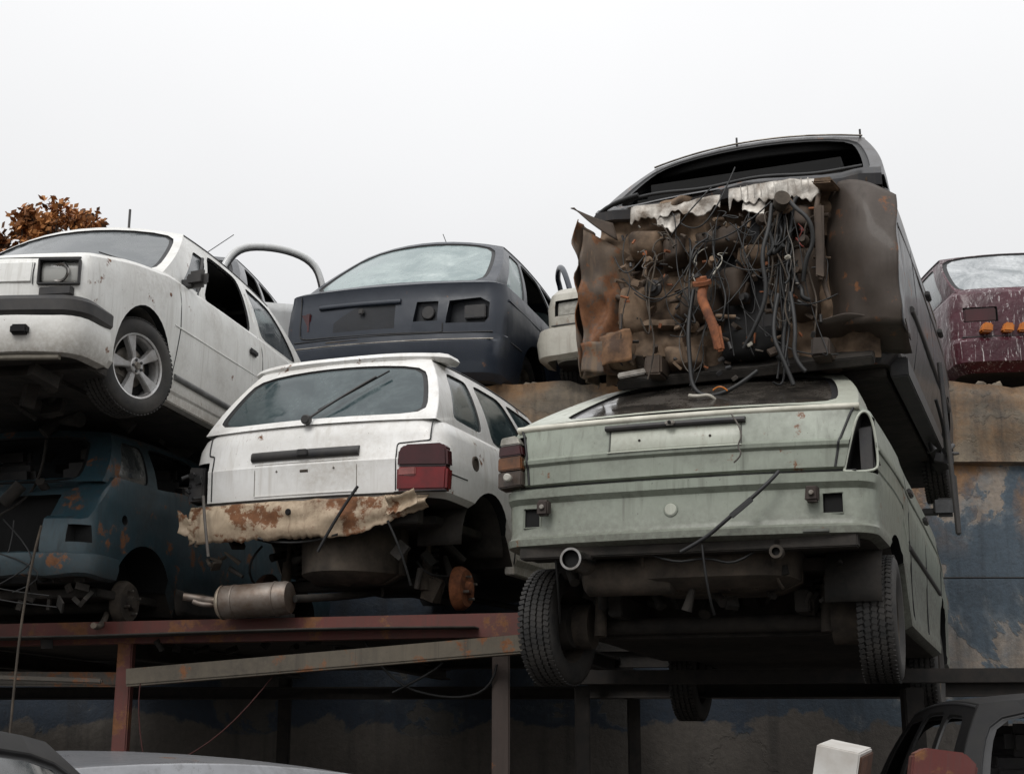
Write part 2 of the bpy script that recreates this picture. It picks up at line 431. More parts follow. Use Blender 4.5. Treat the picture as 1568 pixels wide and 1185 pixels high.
def hub_drum(p,c,side,r=.11,mat=RUST):
    lathe(p,'brake_drum',[(-side*.055,0),(-side*.055,r*.9),(-side*.05,r*1.1),(-side*.02,r*1.1),(0,r),(side*.012,r*.92),(side*.012,r*.35),(side*.04,r*.3),(side*.045,0)],c,'x',mat,34)
    for i in range(4):
        a=i*pi/2+.4
        cyl(p,'wheel_stud',(c[0]+side*.03,c[1]+r*.58*cos(a),c[2]+r*.58*sin(a)),.008,.035,'x',STEEL,8)
def junk(p,name,n,xr,yr,zr,mat,sz=(.03,.12)):
    bm=bmesh.new()
    for i in range(n):
        c=Vector((R(*xr),R(*yr),R(*zr))); k=random.random()
        if k<.45:
            g=bmesh.ops.create_cube(bm,size=1); S=Matrix.Diagonal((R(*sz),R(*sz)*.3,R(*sz),1))
        else:
            g=bmesh.ops.create_cone(bm,cap_ends=True,segments=12,radius1=R(*sz)*.28,radius2=R(*sz)*.26,depth=R(*sz)*1.8); S=Matrix.Identity(4)
        M=Matrix.Translation(c)@Matrix.Rotation(R(0,6),4,Vector((R(-1,1),R(-1,1),R(-1,1))).normalized())@S
        bmesh.ops.transform(bm,matrix=M,verts=g['verts'])
    return finish(bm,name,mat,p,30)

# ================================================================= SKY / LIGHT
w=bpy.data.worlds.new("World"); sc.world=w; w.use_nodes=True; nt=w.node_tree
bg=nt.nodes['Background']; sky=nt.nodes.new('ShaderNodeTexSky'); sky.sky_type='NISHITA'; sky.sun_disc=False
sundir=Vector((.35,.78,-.95)).normalized()
sky.sun_elevation=math.asin(-sundir.z); sky.sun_rotation=math.atan2(-sundir.x,-sundir.y)
tc=nt.nodes.new('ShaderNodeTexCoord'); g=tc.outputs['Generated']
z=sep(nt,g)[2]
lum=rng(nt,z,0,1,5.5,13.4)
lum=mth(nt,'MULTIPLY',lum,rng(nt,z,-.12,0,.25,1))
cl=noi(nt,g,1.7,4,.5); lum=mth(nt,'MULTIPLY',lum,rng(nt,cl,.3,.7,.955,1.045))
cc=nt.nodes.new('ShaderNodeCombineXYZ')
nt.links.new(mth(nt,'MULTIPLY',lum,.994),cc.inputs[0]); nt.links.new(mth(nt,'MULTIPLY',lum,.998),cc.inputs[1]); nt.links.new(mth(nt,'MULTIPLY',lum,1.010),cc.inputs[2])
hs=nt.nodes.new('ShaderNodeHueSaturation'); hs.inputs['Saturation'].default_value=.15; nt.links.new(sky.outputs[0],hs.inputs['Color'])
nt.links.new(mix(nt,.95,hs.outputs[0],cc.outputs[0]),bg.inputs[0]); bg.inputs[1].default_value=.107
ld=bpy.data.lights.new('sun','SUN'); ld.energy=1.4; ld.angle=radians(25); ld.color=(1,.975,.94)
lo=bpy.data.objects.new('sun',ld); COL.objects.link(lo); lo.rotation_euler=sundir.to_track_quat('-Z','Y').to_euler(); lo.location=(-5,-5,20)
cam=bpy.data.cameras.new('camera'); cam.lens=50; cam.sensor_width=36; cam.clip_end=3000
cob=bpy.data.objects.new('camera',cam); COL.objects.link(cob); cob.location=(0,0,1.6); cob.rotation_euler=(radians(104),0,0); sc.camera=cob

# ================================================================= GROUND, WALL
DIRT=simple('yard_dirt',(.10,.088,.075),.95,col2=(.055,.048,.042),scale=2,bmp=.6)
def plane(name,x0,x1,y0,y1,z,mat):
    bm=bmesh.new(); bm.faces.new([bm.verts.new(q) for q in ((x0,y0,z),(x1,y0,z),(x1,y1,z),(x0,y1,z))]); return finish(bm,name,mat,None,0)
plane('ground',-900,900,-900,900,0,DIRT)
plane('terrace_ground',-60,60,11.5,160,4.28,DIRT)

m,nt,b=newmat('old_retaining_wall'); v=coord(nt); X,Y,Z=sep(nt,v)[:3]
n1=noi(nt,v,.9,9,.62,.3); n2=noi(nt,v,3.5,8,.7); n3=noi(nt,v,22,6,.7); nv=noi(nt,coord(nt,(5,5,.5)),1.3,6,.6)
conc=mix(nt,rng(nt,n2,.35,.65),(.25,.20,.14),(.13,.11,.09))
conc=mix(nt,mth(nt,'MULTIPLY',rng(nt,n1,.46,.58),.7),conc,(.30,.15,.055))
conc=mix(nt,mth(nt,'MULTIPLY',rng(nt,nv,.5,.7),.75),conc,(.045,.04,.035))
right=rng(nt,X,1.8,3.2)  # towards the left, shade below the rack is put into the wall colours
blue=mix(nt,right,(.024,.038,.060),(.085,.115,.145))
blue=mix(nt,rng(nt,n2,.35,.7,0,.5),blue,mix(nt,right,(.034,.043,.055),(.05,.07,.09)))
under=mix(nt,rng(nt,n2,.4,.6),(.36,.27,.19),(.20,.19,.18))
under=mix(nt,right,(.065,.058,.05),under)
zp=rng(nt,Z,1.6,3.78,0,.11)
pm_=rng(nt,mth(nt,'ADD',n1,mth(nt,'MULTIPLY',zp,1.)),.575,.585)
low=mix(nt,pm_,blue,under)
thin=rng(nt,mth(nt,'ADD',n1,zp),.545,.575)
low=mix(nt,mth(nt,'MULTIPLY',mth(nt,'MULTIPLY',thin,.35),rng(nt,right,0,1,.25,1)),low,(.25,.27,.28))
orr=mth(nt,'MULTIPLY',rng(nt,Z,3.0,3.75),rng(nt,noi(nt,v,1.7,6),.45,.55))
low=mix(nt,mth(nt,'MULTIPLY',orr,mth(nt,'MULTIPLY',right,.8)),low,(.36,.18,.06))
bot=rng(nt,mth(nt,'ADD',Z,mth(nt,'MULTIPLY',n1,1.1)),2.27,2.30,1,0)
low=mix(nt,bot,low,mix(nt,n2,(.075,.066,.057),(.13,.115,.10)))  # bare concrete, its colour darkened for the shade low on the wall
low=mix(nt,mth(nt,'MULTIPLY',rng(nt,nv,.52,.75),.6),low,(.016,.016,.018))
col=mix(nt,rng(nt,Z,3.76,3.79),low,conc)
col=mix(nt,rng(nt,n3,.3,.7,0,.35),col,(.03,.027,.024))
setin(nt,b.inputs['Base Color'],col); b.inputs['Roughness'].default_value=.88
bump(nt,b,mth(nt,'ADD',mth(nt,'ADD',mth(nt,'MULTIPLY',n2,.6),mth(nt,'MULTIPLY',n3,.25)),mth(nt,'MULTIPLY',pm_,-.15)),.9,.03)
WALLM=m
bm=bmesh.new(); nx=420; zs=[0,.4,.8,1.2,1.6,2,2.4,2.8,3.2,3.5,3.7,3.765,3.785,3.83]+[3.88+.05*i for i in range(12)]
rows=[]
for i in range(nx+1):
    x=-20+40*i/nx; col_=[]
    for z in zs:
        band=z>3.775
        y=11.32-(.08 if band else 0)+.02*noise.noise(Vector((x*.8,0,z)))+(.035*noise.noise(Vector((x*3,2,z*4))) if band else 0)
        zz=z
        if z>4.2: zz=z+(z-4.2)/.2*.05*(noise.noise(Vector((x*1.3,5,0)))+.6*noise.noise(Vector((x*6,8,0)))); 
        if z>4.35: y+=.03+.04*abs(noise.noise(Vector((x*5,1,3))))
        if .0<abs(z-3.785)<.03: zz+=.015*noise.noise(Vector((x*4,0,0)))
        col_.append(bm.verts.new((x,y,zz)))
    col_.append(bm.verts.new((x,11.75,zs[-1]+.03))); col_.append(bm.verts.new((x,11.8,4.0)))
    rows.append(col_)
for a,bq in zip(rows,rows[1:]):
    for k in range(len(a)-1): bm.faces.new((a[k],bq[k],bq[k+1],a[k+1]))
bmesh.ops.recalc_face_normals(bm,faces=bm.faces)
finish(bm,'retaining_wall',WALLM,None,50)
rb=bmesh.new()
for i in range(260):
    g=bmesh.ops.create_icosphere(rb,subdivisions=1,radius=R(.015,.06))
    M=Matrix.Translation((R(-6,9),R(11.32,11.7),4.44+R(-.02,.03)))@Matrix.Rotation(R(0,6),4,'X')@Matrix.Diagonal((R(.6,1.5),1,R(.5,1),1))
    bmesh.ops.transform(rb,matrix=M,verts=g['verts'])
finish(rb,'rubble',simple('rubble_stone',(.22,.18,.13),.9,col2=(.09,.075,.06),scale=5),None,0)
tube(None,'wall_cable',[(-3,11.2,2.76),(0,11.18,2.72),(3.0,11.2,2.86),(5,11.2,2.84),(9,11.2,2.88)],.008,WIRB)
bm=bmesh.new()
for i in range(20):
    g=bmesh.ops.create_cube(bm,size=1); bmesh.ops.transform(bm,matrix=Matrix.Translation((-24+i*2.5,-6,1.2))@Matrix.Diagonal((2.42,.12,2.4,1)),verts=g['verts'])
    g=bmesh.ops.create_cube(bm,size=1); bmesh.ops.transform(bm,matrix=Matrix.Translation((-25.25+i*2.5,-6,1.3))@Matrix.Diagonal((.2,.2,2.6,1)),verts=g['verts'])
finish(bm,'sky_block_fence',simple('sky_block_concrete',(.28,.26,.24),.9,col2=(.18,.165,.15),scale=2),None,0)  # unseen fence added behind the camera to block low sky light

# ================================================================= STEEL RACK
rk=root('steel_rack',(0,0,0))
REDB=paint('red_oxide_beam',(.13,.034,.027),(.06,.048,.04),.85,.6,.7,.0,seed=3)
BRNB=paint('brown_post',(.060,.042,.035),(.035,.03,.026),.8,.25,.7,.0,seed=4)
GRYB=paint('worn_grey_beam',(.085,.075,.062),(.05,.04,.03),.8,.6,.7,0,seed=5)
YELB=paint('worn_yellow_beam',(.12,.10,.072),(.05,.043,.036),1.,.55,.7,0,seed=8)
DRKB=simple('dark_beam',(.028,.022,.018),.8,col2=(.012,.011,.010))
def beam(name,a,b_,h,wd,mat,kind='I'):
    a=Vector(a); b_=Vector(b_); d=b_-a; L=d.length; t=.012
    bm=bmesh.new()
    def add(cz,cy,sy,sz):
        g=bmesh.ops.create_cube(bm,size=1); bmesh.ops.transform(bm,matrix=Matrix.Translation((0,cy,cz))@Matrix.Diagonal((L,sy,sz,1)),verts=g['verts'])
    if kind=='I': add(0,0,t,h-2*t); add(h/2-t/2,0,wd,t); add(-h/2+t/2,0,wd,t)
    elif kind=='C': add(0,-wd/2+t/2,t,h-2*t); add(h/2-t/2,0,wd,t); add(-h/2+t/2,0,wd,t)
    elif kind=='L': add(0,-wd/2,t,h); add(-h/2-t/2,0,wd,t)
    else:
        g=bmesh.ops.create_cube(bm,size=1); bmesh.ops.transform(bm,matrix=Matrix.Diagonal((L,wd,h,1)),verts=g['verts'])
        bmesh.ops.bevel(bm,geom=bm.edges[:],offset=.008,segments=2,affect='EDGES')
    M=Matrix.Translation((a+b_)/2)@d.to_track_quat('X','Z').to_matrix().to_4x4()
    bmesh.ops.transform(bm,matrix=M,verts=bm.verts)
    return finish(bm,name,mat,rk,30)
beam('red_front_beam',(-6,9.2,2.205),(.14,7.66,2.205),.125,.1,REDB,'C')
beam('red_rear_beam',(-6,11.2,2.16),(1.6,9.9,2.16),.12,.1,DRKB)
beam('bracing_beam',(-2.15,8.16,1.955),(.14,7.58,2.11),.085,.08,YELB,'L')
beam('lower_beam',(-6,9.4,2.02),(-2.15,8.3,1.95),.07,.07,GRYB,'L')
beam('rear_lower_beam',(-6,10.9,1.95),(3,10.6,1.95),.09,.08,DRKB)
beam('cross_beam',(.12,7.66,2.11),(.9,10.8,2.11),.1,.08,DRKB)
beam('cross_beam',(-2.2,8.3,2.11),(-1.6,10.9,2.11),.1,.08,DRKB)
beam('cross_beam',(-3.4,8.6,2.11),(-3.0,10.9,2.11),.1,.08,DRKB)
beam('cross_beam',(-1.0,8.1,2.09),(-.5,10.9,2.09),.08,.08,DRKB)
beam('support_beam',(.35,8.25,1.955),(3.05,7.95,1.955),.075,.12,DRKB,'C')
beam('support_beam',(.5,9.6,1.93),(3.4,9.2,1.93),.10,.12,DRKB)
def post(x,y,wd,top,mat): beam('post',(x,y,0.01),(x+.001,y,top),wd,wd,mat,'B')
post(-2.2,8.24,.085,2.15,REDB); post(-.06,7.78,.095,2.06,BRNB); post(.40,8.32,.085,1.91,DRKB); post(2.28,8.3,.11,1.9,DRKB)
post(-4.6,8.9,.09,2.15,REDB); post(-1.7,10.9,.09,2.1,DRKB); post(.9,10.8,.09,2.1,DRKB); post(3.1,9.3,.09,1.88,DRKB)
sheet(rk,'rack_floor_plate',lambda a,b:(-5.6+5.4*a+b*.6,8.75-1.15*a+b*2.3,2.185+.01*sin(9*a)),20,6,UND,.01)
tube(rk,'loose_wire',[[(-.85,8.0,2.2),(-.7,7.95,1.92),(-.35,7.9,1.82),(-.1,7.7,1.86),(-.08,7.7,2.0)],[(-.65,7.9,1.86),(-.4,7.9,1.98),(-.38,7.9,2.02)]],.007,WIRB)
tube(rk,'loose_red_wire',[[(-2.07,8.1,1.95),(-2.1,8.1,1.75),(-2.0,8.1,1.4)],[(-1.3,8.0,1.98),(-1.5,8,1.7),(-1.9,8.1,1.45),(-2.2,8.1,1.35)]],.0035,simple('wire_dull_red',(.07,.015,.012),.6))
tube(rk,'hanging_strap',[(-2.58,7.75,2.75),(-2.66,7.8,2.45),(-2.68,7.8,1.6),(-2.67,7.8,1.3)],.007,UND2)
beam('loose_bar',(-3.5,8.2,1.97),(-2.3,8.15,1.93),.03,.03,GRYB,'B')
junk(rk,'beam_clamps',18,(-3.4,0),(8.15,8.6),(2.12,2.18),DRKB,(.03,.08))
for i in range(9): box(rk,'flange_plate',(-3.0+i*.36,8.41-i*.09,2.205),(.035,.012,.08),REDB,(0,0,-14))

# ================================================================= WHITE HATCHBACK (rear view)
WHITE=paint('white_paint',(.87,.865,.845),(.34,.29,.22),.52,.12,.36,.25,(.30,.60),seed=1,dent=.008)
CREAM=paint('bare_valance',(.60,.48,.34),(.14,.082,.048),.95,.70,.6,.05,(.24,.46),seed=2,dent=.03)
GL=glassm('hatch_glass',(.030,.048,.053),.42,(.18,.23,.23))
c=root('white_hatchback_car',(-1.14,7.80,2.40),21,0,.3)
rings=[(.49,.79,.03,.05),(.52,.82,.005,.0),(.66,.83,.0,0),(.70,.83,-.004,0),(.715,.827,.004,0),(.84,.812,.02,.02),(.90,.785,.035,.05),(.935,.74,.055,.1)]
zt=[(0,.935),(2.5,.92),(2.7,.88),(3.6,.72)]; zb=[(0,.49),(1.0,.47),(1.08,.22),(3.3,.22),(3.6,.3)]
cuts=[('box',(-.77,.03,.635),(.20,.34,.245)),('cx',(.82,.46,.73),.042,.12)]
B=car_body(c,rings,3.62,zt,zb,WHITE,cuts=cuts,arches=[(.70,.27,.33),(2.95,.27,.33)],bow=.05)
G=dict(yA=.085,yB=2.75,yC=.40,yD=1.95,zA=.925,zB=.88,zR=1.42,wA=.735,wB=.72,wC=.56,wD=.56,breaks=[0,.30,.62,1],side=['glass','glass','glass'],
       mN=(.04,.045,.09,.14),mS=[(.30,.12,.14,.16),(.08,.06,.08,.14),(.06,.16,.08,.14)],bow=.05,crown=.035)
greenhouse(c,G,WHITE,GL)
sweep(c,'roof_spoiler',[(-.625,.60),(-.62,.48)]+[(x,.345+.10*(abs(x)/.57)**3) for x in [-.57+.07125*i for i in range(17)]]+[(.62,.48),(.625,.60)],[(.015,1.355),(.03,1.375),(.015,1.398),(-.06,1.42),(-.16,1.425),(-.16,1.385),(0,1.35)],WHITE)
box(c,'brake_light',(0,.345,1.350),(.26,.02,.012),PLA)
near_seam(c,B,[(-.68,.93),(-.675,.80),(-.64,.79),(-.64,.53)],'tailgate_gap'); near_seam(c,B,[(.72,.93),(.72,.80),(.53,.79),(.53,.53)],'tailgate_gap')
for nm,x0,x1,z0,z1 in (('plate_ledge',-.345,.30,.712,.722),('plate_ledge',-.345,.30,.532,.540)): strip(c,nm,x0,x1,z0,z1,B.ny,.006,WHITE)
SHD=simple('seam_grey',(.22,.20,.17),.7)
near_seam(c,B,[(-.345,.535),(-.345,.715)],'plate_edge',.003,SHD); near_seam(c,B,[(.30,.535),(.30,.715)],'plate_edge',.003,SHD)
for x in (-.2,.16): box(c,'plate_screw',(x,B.ny(x,.66)-.004,.672),(.014,.014,.014),STEEL)
strip(c,'plate_notch',-.05,.0,.655,.675,B.ny,.004,UND2)
strip(c,'plate_light_bar',-.37,.31,.735,.79,B.ny,.022,PLA,rounded=.012)
cyl(c,'lock',(-.03,B.ny(0,.765)-.028,.765),.014,.012,'y',STEEL)
prism(c,'lock_surround',[(-.065,.75),(.005,.75),(.0,.785),(-.06,.785)],-.03,-.01,PLA)
lampf=lambda x,y,z:(x,y+.28*max(0,x-.66)**1.35+.03,z)
prism(c,'tail_lamp_upper',[(.545,.655),(.835,.645),(.83,.745),(.80,.775),(.59,.775),(.55,.75)],-.03,.05,DRED,.012,fn=lampf)
prism(c,'tail_lamp_lower',[(.545,.52),(.83,.515),(.835,.642),(.545,.652)],-.034,.05,REDL,.012,fn=lampf)
prism(c,'reversing_lens',[(.555,.60),(.66,.60),(.66,.645),(.555,.645)],-.037,.04,simple('pale_red_lens',(.30,.10,.09),.2,bmp=.02),.006,fn=lampf)
strip(c,'lamp_frame',.535,.83,.505,.517,lambda x,z:.28*max(0,x-.66)**1.35,.01,PLA)
box(c,'lamp_holder',(-.74,.07,.63),(.10,.1,.2),PLA,jit=.006); junk(c,'lamp_wiring',9,(-.82,-.70),(-.01,.04),(.54,.74),WIRB,(.015,.05))
def yg(x,z): return .085+.32*((z-.925)/.46)-.05*(1-(x/.7)**2)-.02
tube(c,'rear_wiper',[(-.03,yg(0,.965)-.02,.965),(.12,yg(.12,1.10)-.025,1.10),(.30,yg(.3,1.22)-.015,1.23)],.007,PLA)
tube(c,'wiper_blade',[(.02,yg(.02,1.00)-.012,1.02),(.36,yg(.36,1.27)-.008,1.27)],.006,RUB)
cyl(c,'wiper_pivot',(-.03,yg(0,.95)-.02,.96),.028,.04,'y',PLA)
def val(a,b):
    x=-.78+1.50*a; jag=.012*noise.noise(Vector((x*40,0,0)))+.015*noise.noise(Vector((x*11,3,0)))
    z0=.290+jag+(.14*max(0,(a-.72)/.28)); z=z0+(.50-z0)*b
    y=.0+.05*(x/.80)**2-.022*sin(b*pi)+.022*noise.noise(Vector((x*5,b*3,2)))
    return (x,y,z)
sheet(c,'rear_valance',val,110,12,CREAM,.005,jit=.006,jf=12)
near_seam(c,B,[(-.70,.515),(.53,.515)],'valance_top_gap',.006,UND)
cyl(c,'valance_hole',(-.10,-.026,.435),.018,.012,'y',BLACK)
sheet(c,'bent_flap',lambda a,b:(-.825+.10*a,-.01+.05*a+.015*sin(b*5),.36+.12*b-.07*a+.02*noise.noise(Vector((a*9,7,0)))),12,8,CREAM,.004,jit=.014,jf=16)
sheet(c,'bent_flap',lambda a,b:(.50+.20*a,-.03-.03*a+.02*sin(b*4),.39+.09*b+.04*a*a+.02*noise.noise(Vector((a*9,1,0)))),14,8,CREAM,.004,jit=.018,jf=13)
for x0,x1 in ((-.64,-.57),(.12,.32)):
    tube(c,'hanging_strip',[(x0 if x0<0 else x1+.02,-.05,.55),((x0+x1)/2,-.07,.38),(x1 if x0<0 else x0,-.07,.20)],.009,WIRG if x0<0 else RUB)
def wellf(a,b):
    th=2*pi*a; rr=.30+.02*sin(3*th); k=[0,.7,1,1.05][int(b*3+.01)]; zz=[.06,.07,.12,.40][int(b*3+.01)]
    return (.08+rr*k*cos(th),.40+rr*.9*k*sin(th),zz)
sheet(c,'spare_wheel_well',wellf,30,3,UND2,.004)
box(c,'floor_pan',(0,1.8,.40),(1.3,3.0,.05),UND); box(c,'rear_crossmember',(0,.10,.40),(1.3,.08,.10),UND)
cyl(c,'rear_axle',(0,.72,.10),.035,1.2,'x',UND); box(c,'trailing_arm',(.50,.95,.14),(.07,.6,.06),UND,(8,0,0)); box(c,'trailing_arm',(-.50,.95,.14),(.07,.6,.06),UND,(8,0,0))
for sx in (-.46,.46):
    lathe(c,'damper',[(-.18,0),(-.18,.03),(.02,.03),(.02,.015),(.2,.015),(.2,0)],(sx,.62,.22),(0,.15,1),UND2,16)
    tube(c,'coil_spring',[(sx*.9+.05*cos(t*.8),.75+.05*sin(t*.8),.12+.0045*t) for t in range(60)],.009,UND)
hub_drum(c,(.665,.70,.06),1,.115,ORUST); hub_drum(c,(-.665,.70,.06),-1,.115)
box(c,'drum_bracket',(.50,.62,.05),(.10,.06,.14),UND2,(0,20,0),jit=.01)
ax=Vector((.95,.12,.05))
lathe(c,'muffler',[(-.21,0),(-.21,.05),(-.20,.086),(-.185,.092),(.18,.092),(.2,.085),(.205,.05),(.205,0)],(-.28,-.02,-.045),ax,MUFF,34)
lathe(c,'muffler_end',[(-.225,0),(-.225,.03),(-.216,.08),(-.2,.095),(-.19,.095)],(-.28,-.02,-.045),ax,simple('pale_cap',(.36,.31,.24),.5,.3,col2=(.16,.11,.08)),34)
for t_ in (-.12,.12): lathe(c,'muffler_band',[(-.006,.092),(-.004,.096),(.004,.096),(.006,.092)],Vector((-.28,-.02,-.045))+ax.normalized()*t_,ax,MUFF,34)
tube(c,'tail_pipe',[(-.49,-.06,-.05),(-.54,-.08,-.045),(-.62,-.05,-.03),(-.70,-.10,-.02)],.021,MUFF,4)
tube(c,'tail_pipe_branch',[(-.50,-.05,-.06),(-.56,-.10,-.08),(-.62,-.12,-.05)],.014,MUFF,4)
tube(c,'exhaust_pipe',[(-.06,0.02,-.04),(.1,.4,.0),(.15,1.0,.12),(.1,3,.16)],.022,UND,4)
junk(c,'suspension_bits',26,(-.62,.60),(.15,.8),(.05,.38),UND,(.03,.10)); junk(c,'brackets',9,(-.74,-.5),(-.02,.2),(.16,.38),UND2,(.02,.07))
tube(c,'brake_hose',[[(.45,.5,.2),(.52,.45,.1),(.60,.6,.12)],[(-.45,.3,.3),(-.55,.2,.15),(-.5,.4,.05)],[(-.3,.0,.3),(-.1,.05,.24),(.2,.0,.30)],[(.5,0,.36),(.58,.02,.2),(.60,.1,.02)]],.007,WIRB)
box(c,'filler_recess',(B.sx(.46,.73)-.012,.46,.73),(.02,.07,.07),UND2,bev=.03)
lathe(c,'filler_ring',[(-.01,.046),(.006,.046),(.006,.034),(-.01,.034)],(B.sx(.46,.73),.46,.73),'x',UND2,24)
side_seam(c,B,[(1.02,.93),(1.0,.6),(1.12,.24)]); side_seam(c,B,[(1.9,.92),(1.92,.24)]); side_seam(c,B,[(.1,.62),(.35,.62)]); side_seam(c,B,[(1.05,.63),(2.9,.63)],name='side_crease',r=.006,mat=WHITE)
sheet(c,'wheel_arch_liner',lambda a,b:(.50+.27*b,.70+.315*cos(a*pi),.27+.315*sin(a*pi)),18,2,UND,.004)
box(c,'sill',(.77,2.0,.22),(.06,1.75,.08),WHITE)

# ================================================================= GREEN HATCHBACK (rear view)
GREEN=paint('pale_green_paint',(.275,.305,.250),(.085,.08,.065),.78,.12,.42,.2,(.50,.74),metal=.08,seed=4,dent=.009)
GREENL=paint('pale_green_edge',(.48,.505,.43),(.19,.17,.13),.7,.18,.42,.2,seed=6,dent=.005)
GL2=glassm('brown_glass',(.03,.027,.024),.65,(.10,.085,.07))
c=root('green_hatchback_car',(.735,6.30,1.950),21,-1.6,.4)
rings=[(.515,.83,.03,.05),(.53,.875,-.018,0),(.56,.88,-.02,0),(.575,.875,.006,0),(.60,.875,.016,0),(.73,.88,.018,0),(.755,.885,-.006,0),(.795,.885,-.008,0),(.803,.88,.016,0),(.813,.88,.018,0),(.82,.885,-.004,0),(.905,.887,-.002,0),(.918,.89,-.016,0),(.935,.89,-.018,0),(.948,.887,-.002,0),(1.065,.87,.018,.0),(1.095,.855,.024,.03),(1.12,.82,.05,.1)]
zt=[(0,1.12),(.9,1.10),(2.9,1.04),(3.1,.99),(4.1,.80)]; zb=[(0,.515),(.98,.50),(1.06,.22),(3.8,.22),(4.1,.3)]
cuts=[('poly',[(.73,.80),(.86,.80),(.87,.85),(.855,1.06),(.805,1.075),(.765,.95)],-.2,.20),('box',(-.83,.02,.935),(.15,.42,.25)),
      ('box',(-.72,.02,.665),(.075,.20,.085)),('box',(.675,.02,.665),(.085,.20,.085))]
B=car_body(c,rings,4.1,zt,zb,GREEN,cuts=cuts,arches=[(.66,.27,.34),(3.12,.27,.34)],bow=.06,r=.11)
G=dict(yA=.10,yB=3.05,yC=.92,yD=2.25,zA=1.115,zB=1.03,zR=1.54,wA=.795,wB=.79,wC=.63,wD=.62,breaks=[0,.34,.66,1],side=['glass','glass','glass'],
       mN=(.12,.06,.05,.07),mS=[(.42,.10,.14,.16),(.06,.06,.1,.14),(.06,.2,.1,.14)],bow=.06,crown=.03)
greenhouse(c,G,GREENL,GL2)
strip(c,'tailgate_lip',-.805,.805,1.082,1.112,lambda x,z:B.ny(x,1.095)+.012,.022,simple('bleached_lip',(.68,.66,.57),.5,col2=(.40,.39,.32),scale=5),20,.01)
for s in (-1,1):
    near_seam(c,B,[(s*.695 if s>0 else s*.73,.82),(s*.715 if s>0 else s*.74,.93),(s*.765,1.06),(s*.79,1.11)],'tailgate_gap',.006)
strip(c,'plate_ledge',-.33,.295,.935,.941,B.ny,.006,GREENL)
SHG=simple('seam_green_grey',(.10,.105,.09),.7)
near_seam(c,B,[(-.325,.94),(-.325,1.055)],'plate_edge',.004,SHG); near_seam(c,B,[(.29,.94),(.29,1.055)],'plate_edge',.004,SHG)
strip(c,'plate_panel',-.318,.284,.945,1.045,B.ny,.004,GREENL)
strip(c,'plate_light_bar',-.345,.31,1.045,1.070,B.ny,.028,PLA,rounded=.008)
box(c,'boot_lock',(-.03,B.ny(0,1.055)-.035,1.058),(.045,.02,.022),STEEL); cyl(c,'lock_cylinder',(-.03,B.ny(0,1.055)-.047,1.058),.008,.01,'y',BLACK)
for x in (-.18,.15): cyl(c,'plate_hole',(x,B.ny(x,.99)-.006,.99),.006,.006,'y',UND)
BRK=simple('bracket_brown',(.05,.036,.03),.8)
for s,x in ((-1,-.645),(1,.595)):
    box(c,'bumper_bracket',(x,.008,.70),(.055,.05,.07),BRK,bev=.008,jit=.003)
    cyl(c,'bracket_bolt',(x,-.022,.70),.012,.015,'y',STEEL)
for x in (-.72,.675):
    for (cx,cz,sx,sz) in ((x,.711,.09,.006),(x,.619,.09,.006),(x-.045,.665,.006,.09),(x+.045,.665,.006,.09)): box(c,'hole_flange',(cx,B.ny(cx,.66)+.006,cz),(sx,.014,sz),GREEN,bev=.002)
    box(c,'hole_dark',(x,.085,.665),(.085,.02,.095),BLACK)
cyl(c,'dimple_ring',(-.04,.016,.665),.034,.008,'y',GREEN); cyl(c,'dimple',(-.04,.0135,.665),.027,.008,'y',GREENL)
near_seam(c,B,[(-.78,.808),(.78,.808)],'tailgate_bottom_gap',.004)
strip(c,'bumper_slot',.55,.66,.528,.548,B.ny,.006,SHG)
def lf(x,y,z): return (x,y+.9*max(0,-x-.73)**1.5,z+.0)
prism(c,'lamp_red',[(-.895,.965),(-.755,.96),(-.765,1.01),(-.892,1.015)],-.005,.1,DRED,.006,lf)
prism(c,'lamp_upper',[(-.892,1.02),(-.768,1.015),(-.795,1.06),(-.885,1.06)],.002,.1,CLRL,.006,lf)
prism(c,'lamp_amber',[(-.895,.895),(-.752,.89),(-.755,.955),(-.895,.96)],-.012,.1,BRL,.006,lf)
prism(c,'lamp_reverse',[(-.895,.812),(-.752,.812),(-.752,.885),(-.895,.89)],-.008,.1,simple('lamp_holder_dirty',(.10,.07,.055),.5,col2=(.03,.025,.02)),.006,lf)
cyl(c,'bulb_clear',(-.82,-.012,.85),.02,.03,'y',CLRL,16)
box(c,'lamp_holder',(.82,.16,.91),(.06,.08,.2),PLA,jit=.004)
tube(c,'cavity_edge',[(.73,.05,.80),(.765,.055,.95),(.805,.06,1.075),(.855,.10,1.06),(.87,.13,.86),(.86,.12,.80),(.73,.045,.80)],.006,GREENL)
lathe(c,'exhaust_tip',[(-.10,.040),(-.10,.050),(.12,.050),(.12,.045),(-.09,.042),(-.02,.040),(.1,.038)],(-.455,-.06,.435),(0,1,.02),CHROME,34)
cyl(c,'exhaust_dark',(-.455,-.12,.435),.041,.02,'y',BLACK)
lathe(c,'muffler',[(-.22,0),(-.22,.06),(-.2,.085),(.2,.085),(.22,.06),(.22,0)],(-.30,.26,.40),(1,.05,0),UND2,26)
tube(c,'exhaust_pipe',[(-.15,.26,.42),(.0,.5,.36),(.05,1.2,.33),(.05,3.2,.30)],.024,UND,3)
lathe(c,'tow_eye',[(-.02,.018),(-.02,.030),(.03,.030),(.03,.018)],(.43,.02,.455),'y',UND2,22); cyl(c,'tow_eye_dark',(.43,.03,.455),.02,.02,'y',BLACK)
tube(c,'tow_eye_arm',[(.43,.04,.5),(.43,.15,.5)],.014,UND)
